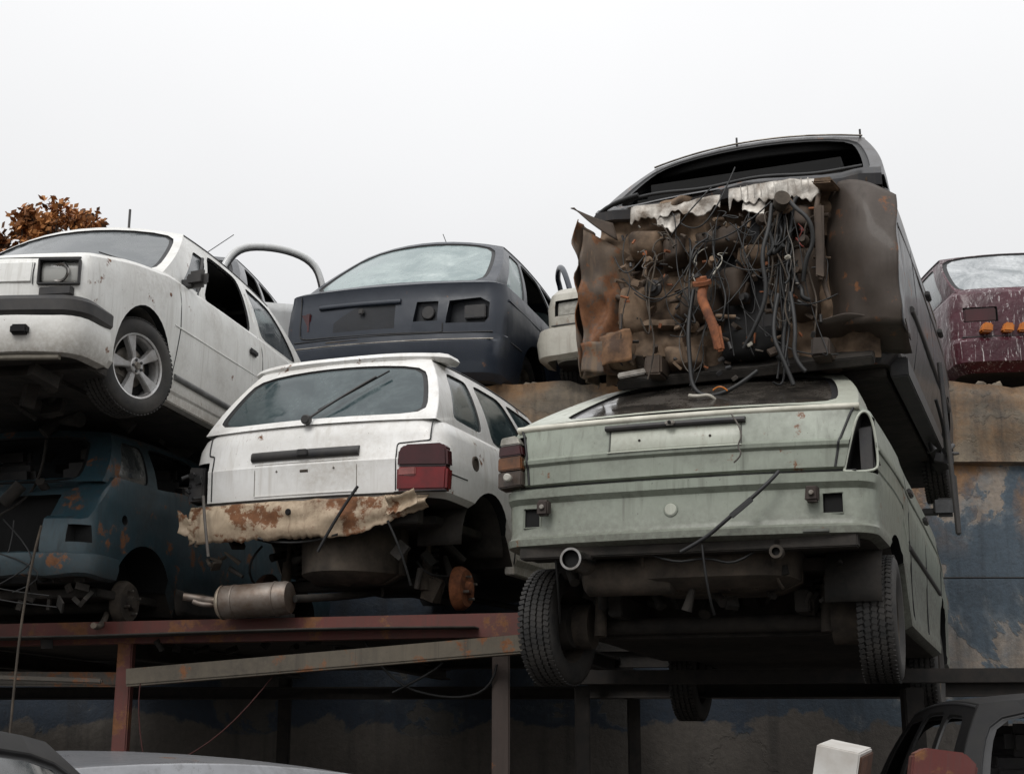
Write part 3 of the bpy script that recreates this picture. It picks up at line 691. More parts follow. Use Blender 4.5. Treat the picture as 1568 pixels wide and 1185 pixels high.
def wellg(a,b):
    th=2*pi*a; k=[0,.75,1,1.04][int(b*3+.01)]; zz=[.335,.34,.38,.53][int(b*3+.01)]
    sq=1/((abs(cos(th))**4+abs(sin(th))**4)**.25)
    return (.08+.38*k*cos(th)*sq,.44+.28*k*sin(th)*sq,zz)
sheet(c,'spare_wheel_well',wellg,40,3,UND2,.004)
for i in range(6): tube(c,'well_rib',[(-.22+.12*i,.18,.50),(-.22+.12*i,.17,.38),(-.2+.12*i,.3,.335)],.008,UND2)
box(c,'floor_pan',(0,2.1,.46),(1.45,3.3,.06),UND); cyl(c,'rear_axle',(0,.70,.22),.04,1.35,'x',UND); box(c,'rear_panel_flange',(0,.08,.50),(1.55,.08,.06),UND)
box(c,'axle_beam',(0,.80,.19),(1.2,.12,.05),UND)
for s in (-1,1):
    lathe(c,'damper',[(-.2,0),(-.2,.03),(.02,.03),(.02,.015),(.2,.015),(.2,0)],(s*.55,.60,.36),(0,.1,1),UND2,16)
    tube(c,'coil_spring',[(s*.52+.055*cos(t*.8),.72+.055*sin(t*.8),.24+.004*t) for t in range(65)],.009,UND)
    box(c,'chassis_rail',(s*.45,2,.30),(.07,3,.10),UND)
    lathe(c,'drum',[(-.1,0),(-.1,.11),(.06,.11),(.06,0)],(s*.67,.66,.22),'x',UND2,26)
wheel(c,(-.77,.60,.215),-1,.285,.185,'dirty',-6); wheel(c,(.785,.66,.225),1,.29,.175,'dirty',2)
wheel(c,(-.73,3.12,.15),-1,.285,.17,'dirty',0); wheel(c,(.76,3.12,.17),1,.285,.17,'dirty',0)
junk(c,'suspension_bits',40,(-.66,.68),(.15,.95),(.28,.50),UND,(.03,.11))
tube(c,'loose_cables',[[(-.2,.1,.5),(-.05,.05,.42),(.1,.1,.46),(.25,.05,.40),(.35,.1,.5)],[(-.62,.1,.5),(-.60,.1,.35),(-.66,.3,.2)],[(.1,.02,.5),(.12,-.0,.3),(.13,.1,.2)]],.006,WIRB)
tube(c,'hanging_strap',[(.46,-.03,.80),(.42,-.07,.74),(.22,-.07,.58),(.13,-.06,.51),(.02,-.05,.46)],.009,RUB); box(c,'strap_end',(.30,-.075,.64),(.12,.006,.026),RUB,(0,-38,0))
tube(c,'hanging_wire',[(.26,-.05,1.07),(.32,-.06,.98),(.28,-.05,.92),(.31,-.05,.88),(.265,-.04,.85)],.004,WIRG)
side_seam(c,B,[(1.15,1.07),(1.12,.75),(1.25,.28)]); side_seam(c,B,[(2.0,1.05),(2.0,.28)]); side_seam(c,B,[(2.95,1.02),(2.95,.6)]); side_seam(c,B,[(.12,.905),(2.0,.88),(3.9,.80)],name='side_crease',r=.009,mat=GREEN)
for y in (1.25,2.1): box(c,'door_handle',(B.sx(y,.9)+.01,y,.92),(.025,.13,.03),PLA)
side_seam(c,B,[(1.1,.62),(2.8,.60)],name='side_moulding',r=.016,mat=PLA)
box(c,'mirror_arm',(.87,2.7,1.08),(.10,.05,.04),PLA); box(c,'mirror',(.96,2.68,1.10),(.14,.09,.11),PLA,(0,0,10),.03); box(c,'mirror_glass',(.96,2.632,1.10),(.11,.004,.08),simple('mirror_glass_dark',(.08,.08,.08),.1,.8),(0,0,10))
sheet(c,'wheel_arch_liner',lambda a,b:(.58+.25*b,.66+.325*cos(a*pi),.27+.325*sin(a*pi)),18,2,UND,.004)

# ================================================================= GUTTED CAR on top (front end cut away)
GREY=paint('charcoal_paint',(.022,.022,.025),(.08,.062,.048),.6,.2,.42,.25,seed=7)
BROWNP=paint('mud_splashed_panel',(.075,.055,.041),(.22,.145,.085),.9,.75,.7,.05,seed=9,dent=.02)
LINER=paint('wheelhouse_paint',(.066,.049,.038),(.032,.026,.021),.7,.40,.6,.1,seed=12,dent=.02)
GL3=glassm('dark_glass',(.012,.014,.016),.4,(.12,.12,.12))
c=root('gutted_car_wreck',(1.11,6.80,3.42),21,0,-.6)
rings=[(.0,.70,.30,.1),(.06,.76,.30,0),(.25,.80,.28,0),(.45,.815,.28,0),(.62,.81,.28,0),(.80,.80,.28,0),(.92,.775,.28,.05),(.965,.73,.30,.1)]
zt=[(0,.965),(3.0,.97),(3.3,.95),(4.0,.85)]; zb=[(0,0),(4,.05)]
B=car_body(c,rings,4.0,zt,zb,GREY,arches=[(3.05,.10,.33)],bow=.02,r=.05)
G=dict(yA=.20,yB=3.35,yC=.86,yD=2.45,zA=.955,zB=.94,zR=1.515,wA=.76,wB=.72,wC=.60,wD=.58,breaks=[0,.36,.68,1],side=['glass','glass','glass'],near='open',
       mN=(.045,.045,.03,.06),mS=[(.20,.06,.08,.14),(.06,.06,.08,.14),(.06,.2,.1,.14)],bow=.10,crown=.025,rail=STEEL)
greenhouse(c,G,GREY,GL3)
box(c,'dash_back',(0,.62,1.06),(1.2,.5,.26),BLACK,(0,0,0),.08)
E=G['E'](0)
tube(c,'roof_front_trim',[tuple(E(-1+i*.1,1)+Vector((0,-.01,.004))) for i in range(21)],.006,STEEL,2)
for u in (-.15,.98): 
    q=E(u,1); tube(c,'roof_clip',[tuple(q),tuple(q+Vector((.0,0,.045)))],.006,PLA)
strip(c,'header_panel',-.56,.56,1.385,1.455,lambda x,z:.84+.1*(x/.60)**2-.08,.01,BLACK)
sweep(c,'cowl_panel',[(x,.12+.06*(x/.7)**2) for x in [-.74+.1*i for i in range(16)]],[(.02,.90),(.03,.95),(.0,.985),(-.16,.99),(-.16,.93),(0,.89)],GREY,jit=.03)
tube(c,'cowl_seal',[(x,.085+.06*(x/.7)**2,.985+.01*sin(x*11)) for x in [-.66+.11*i for i in range(13)]],.010,RUB)
tube(c,'bonnet_seal_left',[(-.78,.20,.93),(-.70,.12,.98),(-.5,.1,1.0)],.012,RUB)
def fw(a,b):
    x=-.74+1.42*a; z=.0+.95*b
    y=.25+.07*noise.noise(Vector((x*2.2,z*2.2,1)))+.07*noise.noise(Vector((x*6,z*6,4)))+.03*noise.noise(Vector((x*17,z*17,4)))
    if abs(x-.02)<.17: y+=.12*(1-(abs(x-.02)/.17)**2)
    y-=.16*max(0,.30-z)**.8*(1 if abs(x-.02)>.14 else .3)
    if z>.66: y-=.10
    if .25<z<.55 and -.5<x<-.25: y-=.07
    if .1<z<.3 and -.62<x<-.3: y-=.06
    if .35<z<.6 and .12<x<.34: y-=.07
    return (x,y,z)
sheet(c,'firewall',fw,120,80,BRN,0,smooth=60)
def ins(x0,x1,zt_,zb_,sd,name):
    def f(a,b):
        x=x0+(x1-x0)*a; zbot_=zb_+.06*noise.noise(Vector((x*9,sd,0)))+.05*noise.noise(Vector((x*31,sd,0))); zz=zt_+(zbot_-zt_)*b
        return (x,.07-.02*b+.05*(x/.7)**2+.018*noise.noise(Vector((x*7,zz*9,sd))),zz+.008*sin(x*9))
    sheet(c,name,f,70,12,HEADB,.003,jit=.010,jf=14)
ins(-.54,-.06,.925,.845,1,'torn_heat_shield'); ins(-.01,.45,.945,.84,5,'torn_heat_shield'); ins(-.40,-.27,.86,.77,9,'torn_heat_shield'); ins(.06,.17,.86,.78,12,'torn_heat_shield')
for i in range(11): tube(c,'heat_shield_rib',[(.06+.034*i,.03+.05*((.08+.034*i)/.7)**2,.935),(.065+.034*i,.03,.90),(.06+.034*i,.035,.86)],.003,HEADB,2)
for (x,z,sx,sz,m_) in ((-.47,.74,.16,.14,BRN),(-.33,.68,.10,.14,BRN2),(-.10,.70,.22,.12,BRN2),(-.54,.37,.14,.22,BRN),(-.2,.38,.18,.14,BRN2),(.12,.58,.22,.10,BRN),(.32,.42,.14,.3,BRN2),(-.64,.16,.14,.2,BRN),(.05,.13,.26,.16,BLACK),(-.3,.1,.18,.12,BRN),(.34,.76,.12,.12,BRN2),(-.02,.45,.10,.16,BRN2)):
    sheet(c,'bulkhead_pressing',lambda a,b,x=x,z=z,sx=sx,sz=sz:(x+(a-.5)*sx*1.2,.20-.13*(max(0,1-abs(2*a-1)**4)*max(0,1-abs(2*b-1)**4))**.5,z+(b-.5)*sz*1.2),14,14,m_,0,40,.03,5)
junk(c,'bulkhead_brackets',60,(-.62,.48),(.02,.18),(.03,.80),BRN2,(.015,.07)); junk(c,'bulkhead_clips',30,(-.62,.48),(-.02,.12),(.03,.80),PLA,(.010,.04))
junk(c,'muddy_brackets',45,(-.64,.48),(.0,.16),(.03,.80),BRN,(.012,.06))
junk(c,'metal_clips',12,(-.5,.48),(-.06,.05),(.0,.80),STEEL,(.008,.022)); junk(c,'rusty_clips',20,(-.66,.48),(-.02,.08),(.0,.8),ORUST,(.008,.03))
for (x,z,r_) in ((-.42,.45,.045),(.16,.74,.03),(.28,.80,.045),(-.1,.55,.025),(.36,.60,.03),(-.44,.60,.025),(.05,.34,.025),(-.22,.22,.03)):
    lathe(c,'flange',[(-.02,0),(-.02,r_),(0,r_),(.01,r_*.7),(.03,r_*.6),(.03,0)],(x,.03,z),(R(-.3,.3),-1,R(-.3,.3)),random.choice([BRN2,PLA,BRN,BRN2]),20)
tube(c,'steering_shaft',[(-.13,-.06,.40),(-.145,-.09,.34),(-.12,-.10,.27),(-.07,-.12,.14),(-.06,-.11,.05)],.024,ORUST,4)
lathe(c,'shaft_flange',[(-.010,0),(-.010,.048),(.010,.048),(.010,.03),(.03,.028),(.03,0)],(-.14,-.07,.41),(0,-.5,1),ORUST,20)
box(c,'shaft_link',(-.058,-.12,.10),(.045,.04,.14),ORUST,(0,-8,0),.012,.003)
def loom(mat_,n_,r_,x0,x1,buns,zlow,sw):
    sp=[]
    for i in range(n_):
        bun=random.choice(buns); x=R(x0,x1) if bun is None else bun+R(-.035,.035)
        z=R(.5,.86); y=R(-.0,.08); pts=[(x+R(-.06,.06),.12,z+.03),(x,y,z)]
        zend=R(zlow,.3) if random.random()<.55 else z-R(.1,.3)
        k=random.randint(4,7)
        for j in range(k):
            t=(j+1)/k; x+=R(-sw,sw); pts.append((x,y-.09*t+R(-.025,.025),z+(zend-z)*t+R(-.03,.03)))
        if random.random()<.4: pts.append((x+R(-.08,.08),y-.12,zend+R(.02,.10)))
        sp.append(pts)
    tube(c,'wiring_loom',sp,r_,mat_,1)
loom(WIRB,14,.006,-.3,.4,[-.14,.22,.30,.26,None],-.22,.045)
loom(WIRB,4,.012,-.2,.34,[-.18,.24,.30],-.14,.04)
loom(UND2,11,.0045,-.6,.44,[None,.24,-.4],-.15,.05)
loom(WIRG,6,.003,-.55,.42,[None,.3],-.12,.05)
loom(WIRB,18,.003,-.62,.45,[None,None,.1],-.15,.07)
loom(WIRY,2,.003,-.3,.4,[None],0,.05); loom(WIRR,1,.003,-.2,.4,[.3],0,.05)
sp=[]
for i in range(14):
    x0=R(-.65,.2); z0=R(.15,.8); x1=x0+R(.15,.45); z1=z0+R(-.3,.3); sag=R(.03,.18)
    sp.append([(x0,.05,z0),(x0+(x1-x0)*.3,-.03,(z0*.7+z1*.3)-sag),(x0+(x1-x0)*.7,-.04,(z0*.3+z1*.7)-sag),(x1,.03,z1)])
tube(c,'cross_hoses',sp,.004,WIRB,1)
tube(c,'big_hose',[[(.30,.0,.82),(.34,-.08,.74),(.42,-.10,.66),(.43,-.08,.54),(.38,-.08,.46),(.36,-.05,.36)],[(.22,0,.80),(.22,-.08,.66),(.17,-.12,.5),(.2,-.12,.3),(.12,-.12,.12),(.06,-.1,.04)],[(-.20,.0,.4),(-.22,-.08,.2),(-.21,-.10,.0),(-.20,-.12,-.14),(-.12,-.14,-.2),(.02,-.15,-.17),(.12,-.1,-.08)],[(.24,-.08,.3),(.20,-.14,.1),(.26,-.15,-.05),(.30,-.15,-.18)],[(.30,-.08,.3),(.33,-.14,.1),(.30,-.15,-.05),(.36,-.15,-.12)]],.011,WIRB,3)
lathe(c,'hose_elbow',[(-.04,.0),(-.04,.035),(.04,.04),(.04,0)],(.27,-.02,.80),(.4,-1,.2),UND2,20)
for i in range(9):
    box(c,'connector',(R(-.2,.40),-.10,R(-.12,.5)),(.02,.016,.03),random.choice([PLA,WIRG,WIRY,PLA]),(R(0,90),R(0,90),R(0,90)),.003)
def lfen(a,b):
    z=.02+.86*b; return (-.81-.03*sin(b*3)+.04*noise.noise(Vector((a*3,b*5,0))),.30-.28*a+.04*noise.noise(Vector((b*6,0,a))),z)
sheet(c,'torn_left_wing',lfen,14,34,BROWNP,.005,jit=.012,jf=9)
sheet(c,'left_inner_panel',lambda a,b:(-.80+.24*a,.02+.18*a+.05*noise.noise(Vector((a*4,b*6,3))),.02+.80*b-.12*a*b),18,30,BROWNP,.005,jit=.03)
sheet(c,'left_corner_tear',lambda a,b:(-.84+.19*a+.02*b,.02+.08*a-.04*(1-a),.93-.07*a-.09*b*a-.02*sin(a*3)*b),14,6,BRN2,.005,jit=.015)
TANR=simple('rust_tan',(.28,.15,.075),.85,col2=(.07,.04,.025),scale=9,bmp=.9)
sheet(c,'rust_patch_panel',lambda a,b:(-.70+.17*a,.0-.02*sin(a*3),.06+.15*b+.02*a),12,12,TANR,.008,50,.03,9)
sheet(c,'rust_patch_panel',lambda a,b:(-.80+.12*a,.0-.02*sin(a*3),.02+.17*b),12,12,BROWNP,.008,50,.03,9)
def rwh(a,b):
    x=.44+.375*a; z=.16+(.76-.13*a*a)*b+.02*(1-a)
    y=.04-.10*sin(min(1,a*1.3)*pi*.5)*sin(.3+b*2.4)+.20*(1-a)**3+.02*noise.noise(Vector((a*3,b*3,9)))+.10*b*b*a
    return (x,y,z-.05*a*(1-b))
sheet(c,'right_wheelhouse',rwh,24,28,LINER,.005,jit=.012)
sheet(c,'right_wing_skin',lambda a,b:(.815-.012*b-.02*b*b,-.02+.32*a+.13*b*b*(1-a),.10+(.66+.12*a)*b),12,20,GREY,.005,jit=.008)
sheet(c,'wheelhouse_lower',lambda a,b:(.38+.44*a,.04+.26*b,.17+.03*sin(a*5)-.1*b),12,6,LINER,.005,jit=.015)
tube(c,'wheelhouse_edge',[(.44,.17,.90),(.45,.04,.84),(.43,.0,.7),(.46,.01,.5),(.44,.03,.38),(.47,.02,.28)],.013,BRN2)
box(c,'inner_wing_rail',(.49,.05,.88),(.10,.16,.022),BRN,(0,8,-10),.008,.006); box(c,'inner_wing_rail',(.45,-.02,.56),(.04,.045,.38),BRN2,(0,3,0),.01,.008)
cyl(c,'strut_mount',(.60,.16,.88),.06,.05,'z',BRN2)
box(c,'floor_pan',(0,2.1,-.02),(1.35,3.4,.05),UND); box(c,'sill',(.74,1.6,.0),(.09,2.4,.10),PLA); box(c,'toe_board',(0,.20,.02),(1.3,.20,.05),UND,(30,0,0))
for s in (-1,1): box(c,'chassis_leg',(s*.42,.15,.03),(.09,.36,.10),BRN2,(0,0,0),.01,.006)
box(c,'loose_connector_plate',(-.52,-.06,-.02),(.14,.04,.03),STEEL,(0,-8,10))
wheel(c,(.70,3.05,.0),1,.28,.17,'dirty',0); hub_drum(c,(-.66,3.05,.0),-1)
junk(c,'dangling_parts',9,(.70,.84),(2.0,3.0),(-.16,.0),PLA,(.03,.10))
side_seam(c,B,[(.9,.95),(.88,.3),(.95,.05)]); side_seam(c,B,[(1.9,.95),(1.9,.05)]); side_seam(c,B,[(.3,.72),(3.8,.68)],name='side_crease',r=.008,mat=GREY); side_seam(c,B,[(.6,.35),(3.0,.33)],name='side_moulding',r=.02,mat=PLA)
box(c,'door_handle',(.82,1.75,.76),(.03,.14,.03),PLA); box(c,'door_handle',(.82,2.6,.76),(.03,.14,.03),PLA)
side_seam(c,B,[(.5,.93),(1.8,.935),(3.2,.92)],name='waist_trim',r=.010,mat=STEEL)
tube(c,'hanging_door_strip',[(.93,.48,.02),(.94,.50,-.4),(.95,.5,-.84)],.014,PLA,1); box(c,'strip_end',(.95,.5,-.70),(.028,.018,.30),PLA)
tube(c,'dangling_cable',[(.85,1.2,.0),(.88,1.3,-.16),(.84,1.7,-.22),(.88,2.3,-.1)],.010,RUB)
tube(c,'broken_white_clip',[(-.19,-.22,-.20),(-.14,-.26,-.22),(-.08,-.25,-.21),(-.06,-.22,-.24)],.009,WIRY); tube(c,'orange_clip',[(-.07,-.24,-.19),(-.03,-.25,-.16),(.0,-.24,-.20)],.004,ORL)

# ================================================================= NAVY HATCHBACK
NAVY=paint('navy_paint',(.006,.011,.022),(.020,.030,.046),.45,.02,.36,.22,(.15,.4),seed=13)
NGL=glassm('sky_sheen_rear_glass',(.15,.21,.21),.9,(.48,.54,.53),.12)  # pale base and dust tint stand in for sky reflected in the glass
c=root('navy_hatchback_car',(-1.05,11.25,4.22),17,0,1.2,1.15)
rings=[(.20,.80,.06,.05),(.24,.84,-.02,0),(.34,.865,-.06,0),(.46,.87,-.065,0),(.48,.87,-.045,0),(.52,.87,-.04,0),(.53,.87,-.0,0),(.66,.875,.0,0),(.80,.87,.02,0),(.87,.86,.03,0),(.915,.85,.02,.0),(.935,.82,.05,.05),(.95,.77,.08,.1)]
zt=[(0,.95),(1.,.94),(3.2,.93),(3.4,.87),(4.3,.7)]; zb=[(0,.20),(4.3,.22)]
cuts=[('poly',[(.44,.61),(.72,.61),(.75,.65),(.75,.76),(.68,.80),(.46,.78)],-.2,.12),('poly',[(.20,.63),(.38,.63),(.38,.78),(.22,.78)],-.2,.06),('poly',[(-.52,.59),(.06,.59),(.06,.77),(-.52,.77)],-.2,.022)]
B=car_body(c,rings,4.3,zt,zb,NAVY,cuts=cuts,arches=[(.85,.28,.34),(3.4,.28,.34)],bow=.09,r=.14,cutmat=simple('navy_recess',(.004,.006,.011),.5))
G=dict(yA=.20,yB=3.25,yC=.92,yD=2.35,zA=.94,zB=.91,zR=1.55,wA=.74,wB=.74,wC=.57,wD=.56,breaks=[0,.26,.62,1],side=['glass','open','open'],bow=.10,crown=.045,interior=False,
       mN=(.03,.05,.04,.05),mS=[(.30,.08,.1,.12),(.04,.04,.02,.08),(.04,.10,.02,.08)])
greenhouse(c,G,NAVY,NGL)
near_seam(c,B,[(-.72,.90),(-.70,.56),(.42,.545),(.42,.61)],'tailgate_gap',.005); near_seam(c,B,[(-.75,.54),(.78,.54)],'bumper_gap',.006)
near_seam(c,B,[(-.78,.475),(.0,.475),(.8,.475)],'bumper_trim',.006,STEEL); strip(c,'tailgate_ledge',-.55,.10,.775,.81,B.ny,.02,NAVY)
box(c,'boot_lock',(-.2,.0,.73),(.04,.02,.04),PLA); cyl(c,'lamp_bulb_holder',(.30,.05,.70),.05,.03,'y',PLA); box(c,'lamp_reflector',(.64,.10,.70),(.16,.04,.10),PLA)
strip(c,'sticker',-.46,-.2,.50,.53,B.ny,.004,UND2)
prism(c,'tail_lamp',[(-.82,.61),(-.62,.61),(-.62,.76),(-.80,.77)],-.02,.1,DRED,.01,fn=lambda x,y,z:(x,y+.6*max(0,-x-.6)**1.3+.06,z))
side_seam(c,B,[(.25,.5),(.5,.50)],r=.006); side_seam(c,B,[(1.0,.92),(.98,.6),(1.2,.24)]); side_seam(c,B,[(.2,.80),(4,.72)],name='side_crease',r=.008,mat=NAVY)
wheel(c,(-.72,.85,.28),-1); wheel(c,(.72,.85,.28),1); wheel(c,(-.72,3.4,.28),-1); wheel(c,(.72,3.4,.28),1)
tube(c,'roof_antenna',[(.05,1.2,1.52),(.02,1.05,1.67)],.003,PLA)
d=root('open_door',(.88,1.75,0),0); d.parent=c; d.rotation_euler=(0,0,radians(198))
sheet(d,'door_skin',lambda a,b:(-.02*sin(b*3),1.0*a,.26+.62*b),8,8,NAVY,.04)
tube(d,'door_frame',[(.0,0.0,.86),(.01,.0,1.0),(.07,.04,1.36),(.10,.10,1.42),(.10,.5,1.40),(.07,.80,1.24),(.01,.99,.92),(.0,1.0,.86)],.022,NAVY,3)

# ================================================================= WHITE HATCHBACK (front view, upper left)
WH2=paint('white_paint_old',(.81,.81,.78),(.24,.20,.15),.52,.14,.38,.25,(.10,.38),seed=21,dent=.008)
GL4=glassm('windscreen_glass',(.06,.07,.075),.6,(.25,.26,.26))
c=root('white_hatchback_car',(-2.98,7.08,3.37),11,0,0)
rings=[(.17,.76,.07,.0),(.20,.79,.05,0),(.36,.805,.04,0),(.47,.81,.035,0),(.60,.81,.03,0),(.66,.80,.04,.02),(.695,.79,.06,.05),(.715,.765,.09,.1)]
zt=[(0,.715),(.1,.72),(.55,.82),(1.05,.90),(2.0,.92),(3.2,.93),(3.85,.92)]; zb=[(0,.17),(.2,.17),(.3,.17),(3.8,.2)]
LX=.615
cuts=[('box',(LX,.05,.605),(.205,.26,.125)),('box',(-LX,.05,.605),(.205,.26,.125))]
WT=((0,.92),(.25,.95),(.7,1.0),(2.5,1),(3.85,.96))
B=car_body(c,rings,3.85,zt,zb,WH2,cuts=cuts,arches=[(.76,.28,.325),(3.1,.28,.32)],bow=.09,r=.07,wtab=WT)
G=dict(yA=1.02,yB=3.72,yC=1.62,yD=3.15,zA=.895,zB=.92,zR=1.435,wA=.74,wB=.72,wC=.585,wD=.57,breaks=[0,.215,.56,.60,1],sideL=['glass','glass','solid','glass'],
       mN=(.035,.035,.04,.06),mS=[(.45,.08,.10,.25),(.03,.05,.06,.12),(.3,.3,.3,.3),(.06,.2,.12,.14)],bow=.12,crown=.04)
G['side']=['glass','open','solid','glass']
greenhouse(c,G,WH2,GL4)
LG=glassm('lens_glass',(.35,.35,.33),.5,(.5,.48,.42))
for s in (1,-1):
    x=LX*s
    for (cx,cz,sx,sz) in ((x,.671,.22,.010),(x,.539,.22,.010),(x-.105,.605,.010,.135),(x+.105,.605,.010,.135)): box(c,'headlamp_frame',(cx,B.ny(cx,.6)+.004,cz),(sx,.03,sz),PLA,(0,0,s*10),.003)
    sheet(c,'headlamp_reflector',lambda a,b:(x-.075+.15*a,.15+.06-.10*((2*a-1)**2+(2*b-1)**2)/2,.55+.11*b),10,8,CHROME,.003)
    lathe(c,'headlamp_glass_ring',[(-.004,.040),(-.008,.052),(.0,.056)],(x,B.ny(x,.6)+.018,.605),(s*.17,1,0),CHROME,26)
    sheet(c,'headlamp_lens',lambda a,b:(x-.098+.196*a,B.ny(x-.098+.196*a,.6)+.026-.008*sin(pi*b),.548+.114*b),12,6,LG,.003)
    prism(c,'indicator_lamp',[(x-.10,.478),(x+.08,.478),(x+.08,.522),(x-.10,.522)],B.ny(x,.5)-.015,B.ny(x,.5)+.04,PLA)
strip(c,'grille',-.48,.47,.55,.665,B.ny,.006,WH2)
near_seam(c,B,[(-.71,.693),(.71,.693)],'bonnet_gap',.005); near_seam(c,B,[(.48,.54),(.48,.66)],'panel_gap',.003)
strip(c,'bonnet_badge',-.05,.05,.60,.64,B.ny,.015,PLA)
path=wrap_path(.715,.03,.08,.09,.20)
sweep(c,'bumper',path,[(.0,.15),(.05,.16),(.068,.20),(.072,.30),(.062,.355),(.0,.36)],WH2,.008)
sweep(c,'bumper_strip',path,[(.0,.36),(.055,.362),(.072,.38),(.072,.44),(.05,.465),(0,.465)],PLA)
box(c,'fog_lamp_hole',(.48,-.018,.27),(.09,.05,.05),BLACK,(0,0,8),.01)
strip(c,'lower_spoiler',-.66,.66,.13,.155,lambda x,z:.02+.09*(x/.8)**2,.02,simple('bumper_dirty',(.3,.27,.22),.7))
side_seam(c,B,[(1.16,.90),(1.18,.6),(1.12,.30),(1.14,.19)]); side_seam(c,B,[(2.5,.92),(2.53,.6),(2.58,.25)]); side_seam(c,B,[(.3,.78),(1.0,.885)],name='bonnet_side_gap',off=-.012)
side_seam(c,B,[(1.15,.30),(2.75,.31)],name='side_moulding',r=.02,mat=simple('grey_moulding',(.16,.16,.155),.6)); side_seam(c,B,[(1.1,.60),(3.6,.64)],name='side_crease',r=.006,mat=WH2)
cyl(c,'repeater',(B.sx(1.02,.76)+.0,1.02,.76),.013,.012,'x',BRL,14)
box(c,'door_handle',(B.sx(2.32,.76)+.01,2.32,.76),(.03,.12,.045),PLA,bev=.012)
box(c,'mirror',(.83,1.33,.955),(.15,.07,.11),PLA,(0,0,-12),.03); box(c,'mirror_arm',(.76,1.34,.93),(.09,.05,.05),PLA)
tube(c,'window_divider',[(.735,1.54,.90),(.655,1.78,1.25)],.012,PLA)
for (a,bb) in (((-.45,1.05),(.05,1.22)),((.05,1.0),(.55,1.2))): tube(c,'windscreen_wiper',[(a[0],.99,.93),((a[0]+bb[0])/2,1.05,.965),(bb[0],1.14,.99)],.006,PLA)
tube(c,'roof_antenna',[(.22,1.60,1.41),(.21,1.62,1.56)],.008,PLA); tube(c,'aerial_whip',[(.42,2.2,1.40),(.56,2.5,1.68)],.003,PLA)
wheel(c,(.70,.76,.26),1,.275,.175,'alloy',-20); wheel(c,(-.70,.76,.26),-1,.275,.175,'alloy',-20); wheel(c,(.70,3.1,.26),1); wheel(c,(-.70,3.1,.26),-1)
box(c,'floor_pan',(0,1.9,.17),(1.4,3.2,.06),UND); box(c,'engine_cradle',(0,.55,.17),(.9,.5,.10),UND); cyl(c,'drive_shaft',(.3,.7,.25),.025,.8,'x',UND)
junk(c,'underbody_bits',30,(-.6,.6),(.15,3.3),(.05,.16),UND,(.05,.18))
box(c,'sill',(.745,1.93,.19),(.07,1.75,.085),WH2); sheet(c,'wheel_arch_liner',lambda a,b:(.53+.24*b,.76+.315*cos(a*pi),.28+.315*sin(a*pi)),18,2,UND,.004)

# ================================================================= BLUE WRECK (lower left)
BLUEP=paint('teal_blue_paint',(.024,.060,.078),(.035,.031,.027),.85,.4,.45,.2,(.3,.55),seed=31,dent=.025)
c=root('blue_car_wreck',(-3.12,8.02,2.13),15,0,0)
rings=[(.36,.74,.05,.05),(.40,.78,.0,0),(.52,.79,-.01,0),(.60,.785,.0,0),(.68,.78,.02,0),(.70,.77,.05,0)]
zt=[(0,.70),(.10,.70),(.28,.96),(1.2,.98),(3.0,.95),(3.8,.75)]; zb=[(0,.36),(1.0,.36),(1.08,.22),(3.8,.24)]
cuts=[('box',(-.05,.02,.60),(1.1,.5,.5)),('cx',(.78,.42,.72),.03,.12),('box',(.72,.02,.60),(.14,.2,.10))]
B=car_body(c,rings,3.8,zt,zb,BLUEP,cuts=cuts,arches=[(.68,.27,.33),(3.0,.27,.33)],bow=.05,jit=.018)
G=dict(yA=.22,yB=2.9,yC=.50,yD=2.1,zA=.92,zB=.95,zR=1.33,wA=.74,wB=.74,wC=.60,wD=.58,breaks=[0,.22,.6,1],side=['glass','open','open'],near='open',far='open',bow=.04,crown=.03,
       mN=(.10,.10,.0,.12),mS=[(.25,.12,.14,.16),(.05,.05,.06,.12),(.05,.12,.06,.12)])
greenhouse(c,G,BLUEP,glassm('wreck_glass',(.04,.045,.045),.6))
hub_drum(c,(.69,.68,.27),1,.12,UND2); hub_drum(c,(-.69,.68,.27),-1,.12)
path=wrap_path(.78,-.02,.06,.14,.15)
sweep(c,'bumper_core',path,[(.0,.36),(.03,.37),(.04,.42),(.03,.48),(0,.49)],BLUEP,.03)
junk(c,'interior_scrap',34,(-.6,.55),(.1,.6),(.35,.9),UND,(.04,.16)); junk(c,'rear_scrap',12,(.3,.72),(.04,.2),(.2,.38),UND,(.03,.09))
tube(c,'hanging_wires',[[(R(-.2,.75),-.02,R(.5,.75)),(R(-.1,.75),-.06,R(.4,.6)),(R(-.1,.75),-.06,R(.25,.4)),(R(-.1,.75),-.06,R(.15,.3))] for i in range(4)],.004,WIRB,1)
tube(c,'seat_belt',[(.30,.3,1.2),(.33,.25,1.0),(.25,.2,.8),(.1,.1,.7)],.008,UND)
cyl(c,'rear_axle',(0,.7,.25),.035,1.3,'x',UND); box(c,'floor_pan',(0,1.9,.30),(1.35,3.1,.05),UND)
side_seam(c,B,[(.95,.95),(.98,.55),(1.1,.26)])
cyl(c,'spare_tyre',(-.15,.45,.62),.26,.15,(.2,1,.2),TYRE)
sheet(c,'crumpled_side_skirt',lambda a,b:(.80+.03*sin(a*9),1.05+1.8*a,.22+.16*b),20,4,UND,.005,jit=.02)
tube(c,'suspension_arm',[(.6,.6,.2),(.72,.35,.08),(.76,.2,.10)],.018,UND2)

